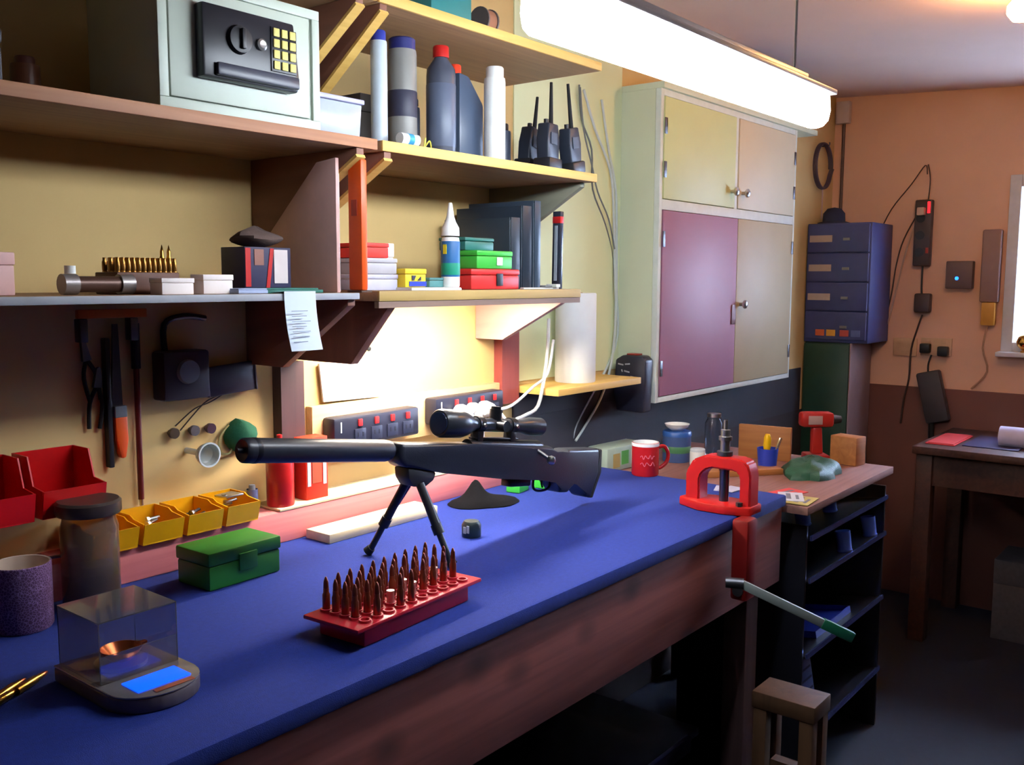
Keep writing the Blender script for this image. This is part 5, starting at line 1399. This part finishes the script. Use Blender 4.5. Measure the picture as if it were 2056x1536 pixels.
for k, (y_, c_) in enumerate(((0.07, (196, 90, 40)), (0.02, (206, 150, 50)), (-0.04, (180, 70, 60)), (-0.09, (90, 100, 150)))):
    part('sticker', MB().box(-0.1438, y_ - 0.02, 0.03, -0.1424, y_ + 0.02, 0.058), mat('sticker_%d' % k, c_, 0.5), bb)
single('peaked_cap', MB().lathe([(0, 0.0), (0.07, 0), (0.072, 0.008), (0.05, 0.014), (0.048, 0.05), (0.03, 0.072), (0, 0.078)], n=24), mat('navy_cloth', (44, 46, 70), 0.9), 'dark cap lying on top of the blue parts cabinet', 'cap', (4.33, -0.075, 1.7028))

# ================================================================== END WALL FITTINGS
def on_end(px, py, x=XE):
    return at(px, py, x=x)


EX = XE - 0.0003
q = on_end(1692, 228)
o = thing('junction_box', 'small white junction box high in the far corner', 'junction box', (EX, q.y - 0.012, q.z))
part('box', MB().box(-0.035, -0.03, -0.05, 0, 0.03, 0.05, bev=0.003), mat('dull_white', (196, 180, 176), 0.5), o)
part('cover', MB().box(-0.038, -0.026, -0.046, -0.0352, 0.026, 0.046, bev=0.001), mat('dull_white', (196, 180, 176), 0.5), o)
single('conduit', MB().tube([(EX - 0.008, q.y - 0.012, q.z - 0.051), (EX - 0.008, -0.045, 1.95), (EX - 0.008, -0.045, 1.706)], 0.0075, n=8), mat('dark_conduit', (90, 70, 66), 0.5), 'dark conduit running down from the junction box', 'conduit')
# coil of cable on the back wall, near the corner
cx_, cz_ = at(1652, 328, y=-0.02).x, at(1655, 328, y=-0.02).z
o = thing('cable_coil', 'coil of dark cable hanging near the far corner', 'cable', (cx_, -0.004, cz_))
cp = []
for k in range(73):
    a = 2 * math.pi * k / 24
    rr = 0.10 + 0.006 * math.sin(k * 0.26)
    cp.append((rr * 0.95 * math.cos(a), -0.012 - 0.006 * (k // 24), rr * math.sin(a) - 0.02))
part('loops', MB().tube(cp, 0.0055, n=6, smooth=2), mat('plum_cable', (74, 62, 78), 0.5), o)
part('hook', MB().tube([(0, 0.0037, 0.075), (0, -0.04, 0.075), (0, -0.044, 0.09)], 0.003, n=8), DSTEEL, o)
part('tail', MB().tube([(0.02, -0.012, -0.11), (0.022, -0.012, -0.18), (0.02, -0.012, -0.25)], 0.003, n=6), mat('pale_tail', (190, 160, 150), 0.5), o)
# vertical power strip
q0, q1 = on_end(1860, 402), on_end(1856, 534)
o = thing('wall_power_strip', 'dark vertical power strip with red light on the tan wall', 'power strip', (EX, q0.y, q1.z))
H_ = q0.z - q1.z
part('case', MB().box(-0.04, -0.036, 0, 0, 0.036, H_, bev=0.006), mat('brown_black', (66, 54, 54), 0.5), o)
part('red_light', MB().box(-0.043, -0.03, H_ - 0.06, -0.0402, -0.018, H_ - 0.01, bev=0.001), mat('lit_red', (255, 40, 50), 0.4, emit=2.0, ecol=(255, 30, 40), var=0), o)
part('switch', MB().box(-0.043, -0.03, 0.055, -0.0402, -0.018, 0.08, bev=0.001), mat('dull_red', (170, 60, 40), 0.4), o)
for k in range(3):
    s_ = part('socket', MB().cyl((-0.0402, 0.008, 0.06 + k * 0.075), (-0.042, 0.008, 0.06 + k * 0.075), 0.02, n=18), BLACK, o)
part('pale_plug', MB().box(-0.07, -0.012, H_ - 0.07, -0.0425, 0.02, H_ - 0.035, bev=0.004), mat('tan_plug', (190, 160, 140), 0.5), o)
q = on_end(1857, 607)
o = thing('plug_adapter', 'black plug adapter on the wall below the vertical power strip', 'adapter', (EX, q.y, q.z - 0.045))
part('body', MB().box(-0.045, -0.032, 0, 0, 0.036, 0.085, bev=0.008), mat('brown_black', (66, 54, 54), 0.5), o)
part('cord', MB().tube([(-0.02, 0.01, 0.085), (-0.02, 0.012, 0.12), (-0.02, 0.012, q1.z - q.z + 0.044)], 0.004, n=6), BLACK, o)
q = on_end(1930, 552)
o = thing('led_unit', 'square dark unit with small blue light on the tan wall', 'control unit', (EX, q.y, q.z - 0.06))
part('case', MB().box(-0.04, -0.055, 0, 0, 0.055, 0.12, bev=0.005), mat('brown_grey', (96, 76, 72), 0.5), o)
part('blue_light', MB().lathe([(0, 0), (0.008, 0), (0.006, 0.004), (0, 0.005)], n=14, mx=Matrix.Translation((-0.0402, 0.008, 0.045)) @ Matrix.Rotation(R(-90), 4, 'Y')), mat('lit_blue', (40, 110, 255), 0.4, emit=4.0, ecol=(30, 110, 255), var=0), o)
q = on_end(1990, 560)
o = thing('wall_device', 'grey-brown tall device with yellow lower part beside the window', 'device', (EX, q.y, q.z - 0.2))
part('body', MB().box(-0.04, -0.04, 0.1, 0, 0.035, 0.41, bev=0.008), mat('taupe', (140, 110, 100), 0.5), o)
part('yellow_part', MB().box(-0.04, -0.03, 0.0, 0, 0.025, 0.0995, bev=0.006), mat('amber', (196, 140, 50), 0.5), o)
part('cord', MB().tube([(-0.02, 0, 0.0), (-0.03, 0.01, -0.10), (-0.02, -0.01, -0.2), (-0.02, 0.05, -0.28)], 0.004, n=6), mat('tan_cord2', (170, 130, 100), 0.6), o)
# double sockets
for k, (a, b, lab) in enumerate(((1795, 1842, 'cream wall socket, the left plate without black plugs'), (1850, 1912, 'cream wall socket with two black plugs'))):
    q0, q1 = on_end(a, 695), on_end(b, 697)
    o = thing('wall_socket', lab, 'socket', (EX, (q0.y + q1.y) / 2, q0.z - 0.04), group='wall sockets')
    w_ = abs(q1.y - q0.y) / 2
    part('plate', MB().box(-0.012, -w_, 0, 0, w_, 0.08, bev=0.002), mat('cream_plate', (206, 168, 130), 0.5), o)
    for s_ in (-1, 1):
        part('rocker', MB().box(-0.0145, s_ * w_ * 0.5 - 0.008, 0.055, -0.0122, s_ * w_ * 0.5 + 0.008, 0.07, bev=0.0005), mat('cream_plate', (206, 168, 130), 0.5), o)
    if k:
        for s_, dz in ((0.6, 0.01), (-0.55, 0.0)):
            part('black_plug', MB().box(-0.05, s_ * w_ - 0.022, 0.002 + dz, -0.0148, s_ * w_ + 0.022, 0.045 + dz, bev=0.006), BLACK, o)
# hanging dark bag / charger with strap
q = on_end(1862, 790, x=XE - 0.03)
o = thing('hanging_case', 'dark slim case hanging aslant under the wall sockets', 'case', (XE - 0.0125, q.y, q.z + 0.10), rot=(R(-14), 0, 0))
part('case', MB().box(-0.05, -0.05, -0.23, -0.001, 0.05, 0.0, bev=0.01), mat('dark_slate_case', (58, 54, 60), 0.5), o)
part('strap', MB().tube([(-0.025, 0.03, -0.225), (-0.03, 0.045, -0.30), (-0.03, 0.05, -0.37)], 0.013, n=8), BLACK, o)
part('cord', MB().tube([(-0.025, 0.0, 0.0), (-0.03, -0.01, 0.035), (-0.03, -0.03, 0.07)], 0.004, n=6), BLACK, o)


def wcable(label, pts, r, m, xo=0.02):
    return single('wall_cable', MB().tube([at(a, b, x=XE - xo) for a, b in pts], r, n=6), m, label, 'cable', group='cables on the tan wall')


wcable('dark cable hanging from the plug adapter past the sockets', [(1852, 632), (1842, 660), (1830, 700), (1825, 760), (1815, 800), (1808, 850)], 0.004, mat('dark_brown_cable', (60, 40, 38), 0.5))
wcable('thin cable slanting from a nail above the vertical power strip to the blue cabinet', [(1862, 350), (1858, 332), (1830, 370), (1790, 420), (1765, 470)], 0.0025, mat('dark_brown_cable', (60, 40, 38), 0.5))
wcable('thin cable between the nail and the vertical power strip', [(1864, 330), (1868, 360), (1864, 402)], 0.0025, mat('dark_brown_cable', (60, 40, 38), 0.5), 0.01)
wcable('pale cable from the vertical power strip down to the blue cabinet', [(1845, 432), (1830, 470), (1815, 520), (1800, 580), (1785, 640), (1770, 680)], 0.0035, mat('tan_plug', (190, 160, 140), 0.5))
wcable('dark cable beside the pale one from the vertical power strip', [(1845, 425), (1815, 480), (1800, 530), (1790, 590), (1778, 640)], 0.003, mat('dark_brown_cable', (60, 40, 38), 0.5), 0.012)
o = thing('wall_grip', 'dark spring grip hanging beside the blue parts cabinet', 'clip', (EX, on_end(1762, 630).y, on_end(1762, 630).z))
part('arm', MB().tube([(-0.02, 0.01, 0.06), (-0.02, -0.02, 0.02), (-0.02, 0.02, -0.03), (-0.02, 0.01, -0.11)], 0.014, n=8), mat('dark_grip', (64, 50, 52), 0.5), o)
part('nail', MB().cyl((0, 0.01, 0.05), (-0.02, 0.01, 0.05), 0.003, n=8), DSTEEL, o)
# lamp ball on window sill
o = thing('brass_ornament', 'shiny round brass ornament on the window sill', 'ornament', (XE - 0.035, -0.865, WZ0 + 0.0003))
part('ball', MB().lathe([(0, 0.008), (0.018, 0.012), (0.034, 0.028), (0.038, 0.045), (0.03, 0.066), (0.012, 0.078), (0, 0.08)], n=24), mat('polished_brass', (220, 170, 90), 0.15, metal=1.0), o)
part('foot', MB().lathe([(0, 0), (0.02, 0), (0.02, 0.006), (0.008, 0.012), (0, 0.012)], n=20), BRASS, o)

# ================================================================== RIGHT DESK
DZ = 0.80
dk = thing('brown_desk', 'dark brown wooden desk against the tan wall under the window', 'desk', (4.2, -1.05, 0))
part('desk_top', MB().box(3.88 - 4.2, -0.46, DZ - 0.03, XE - 0.0125 - 4.2, 0.46, DZ, bev=0.003), BROWNW, dk)
part('apron', MB().box(3.93 - 4.2, -0.43, DZ - 0.16, 3.95 - 4.2, 0.43, DZ - 0.0303), BROWNW, dk)
part('side_apron', MB().box(3.96 - 4.2, 0.40, DZ - 0.16, 4.44 - 4.2, 0.42, DZ - 0.0303), BROWNW, dk)
for x_ in (3.94, 4.44):
    for y_ in (-0.42, 0.42):
        part('leg', MB().box(x_ - 0.03 - 4.2, y_ - 0.03, 0, x_ + 0.03 - 4.2, y_ + 0.03, DZ - 0.0305, bev=0.002), BROWNW, dk)
ZD = DZ + 0.0003
q = at(1878, 872, z=DZ)
o = thing('red_folder', 'flat red folder at the corner of the brown desk', 'folder', (4.12, -0.67, ZD), 0)
part('cover', MB().box(-0.15, -0.055, 0, 0.15, 0.055, 0.004, bev=0.001), mat('folder_red', (200, 50, 52), 0.5), o)
part('papers', MB().box(-0.145, -0.05, 0.0042, 0.145, 0.045, 0.007), mat('folder_red2', (190, 60, 60), 0.5), o)
single('desk_mat', MB().box(-0.15, -0.10, 0, 0.15, 0.10, 0.004, bev=0.001), mat('dark_blue_mat', (52, 46, 84), 0.6), 'dark blue mat on the desk between folder and white roll', 'mat', (4.15, -0.845, ZD))
o = thing('white_roll', 'thick pale lilac roll lying on the brown desk', 'roll', (4.0, -1.10, ZD + 0.04))
part('roll', MB().cyl((0.1, 0.24, 0), (0.1, -0.28, 0), 0.04, n=26), mat('lilac_vinyl', (206, 200, 232), 0.4), o)
part('core', MB().cyl((0.1, 0.2405, 0), (0.1, 0.244, 0), 0.024, n=20), mat('card_core', (170, 140, 100), 0.8), o)
bxq = at(1992, 1135, y=-1.0)
o = boxy('printed_box', 'grey printed carton standing in the dark under the desk', 'box', mat('grey_card', (80, 76, 82), 0.7, var=0.3, scale=60), 4.14, -1.12, 0.0003, 4.40, -0.86, 0.33)
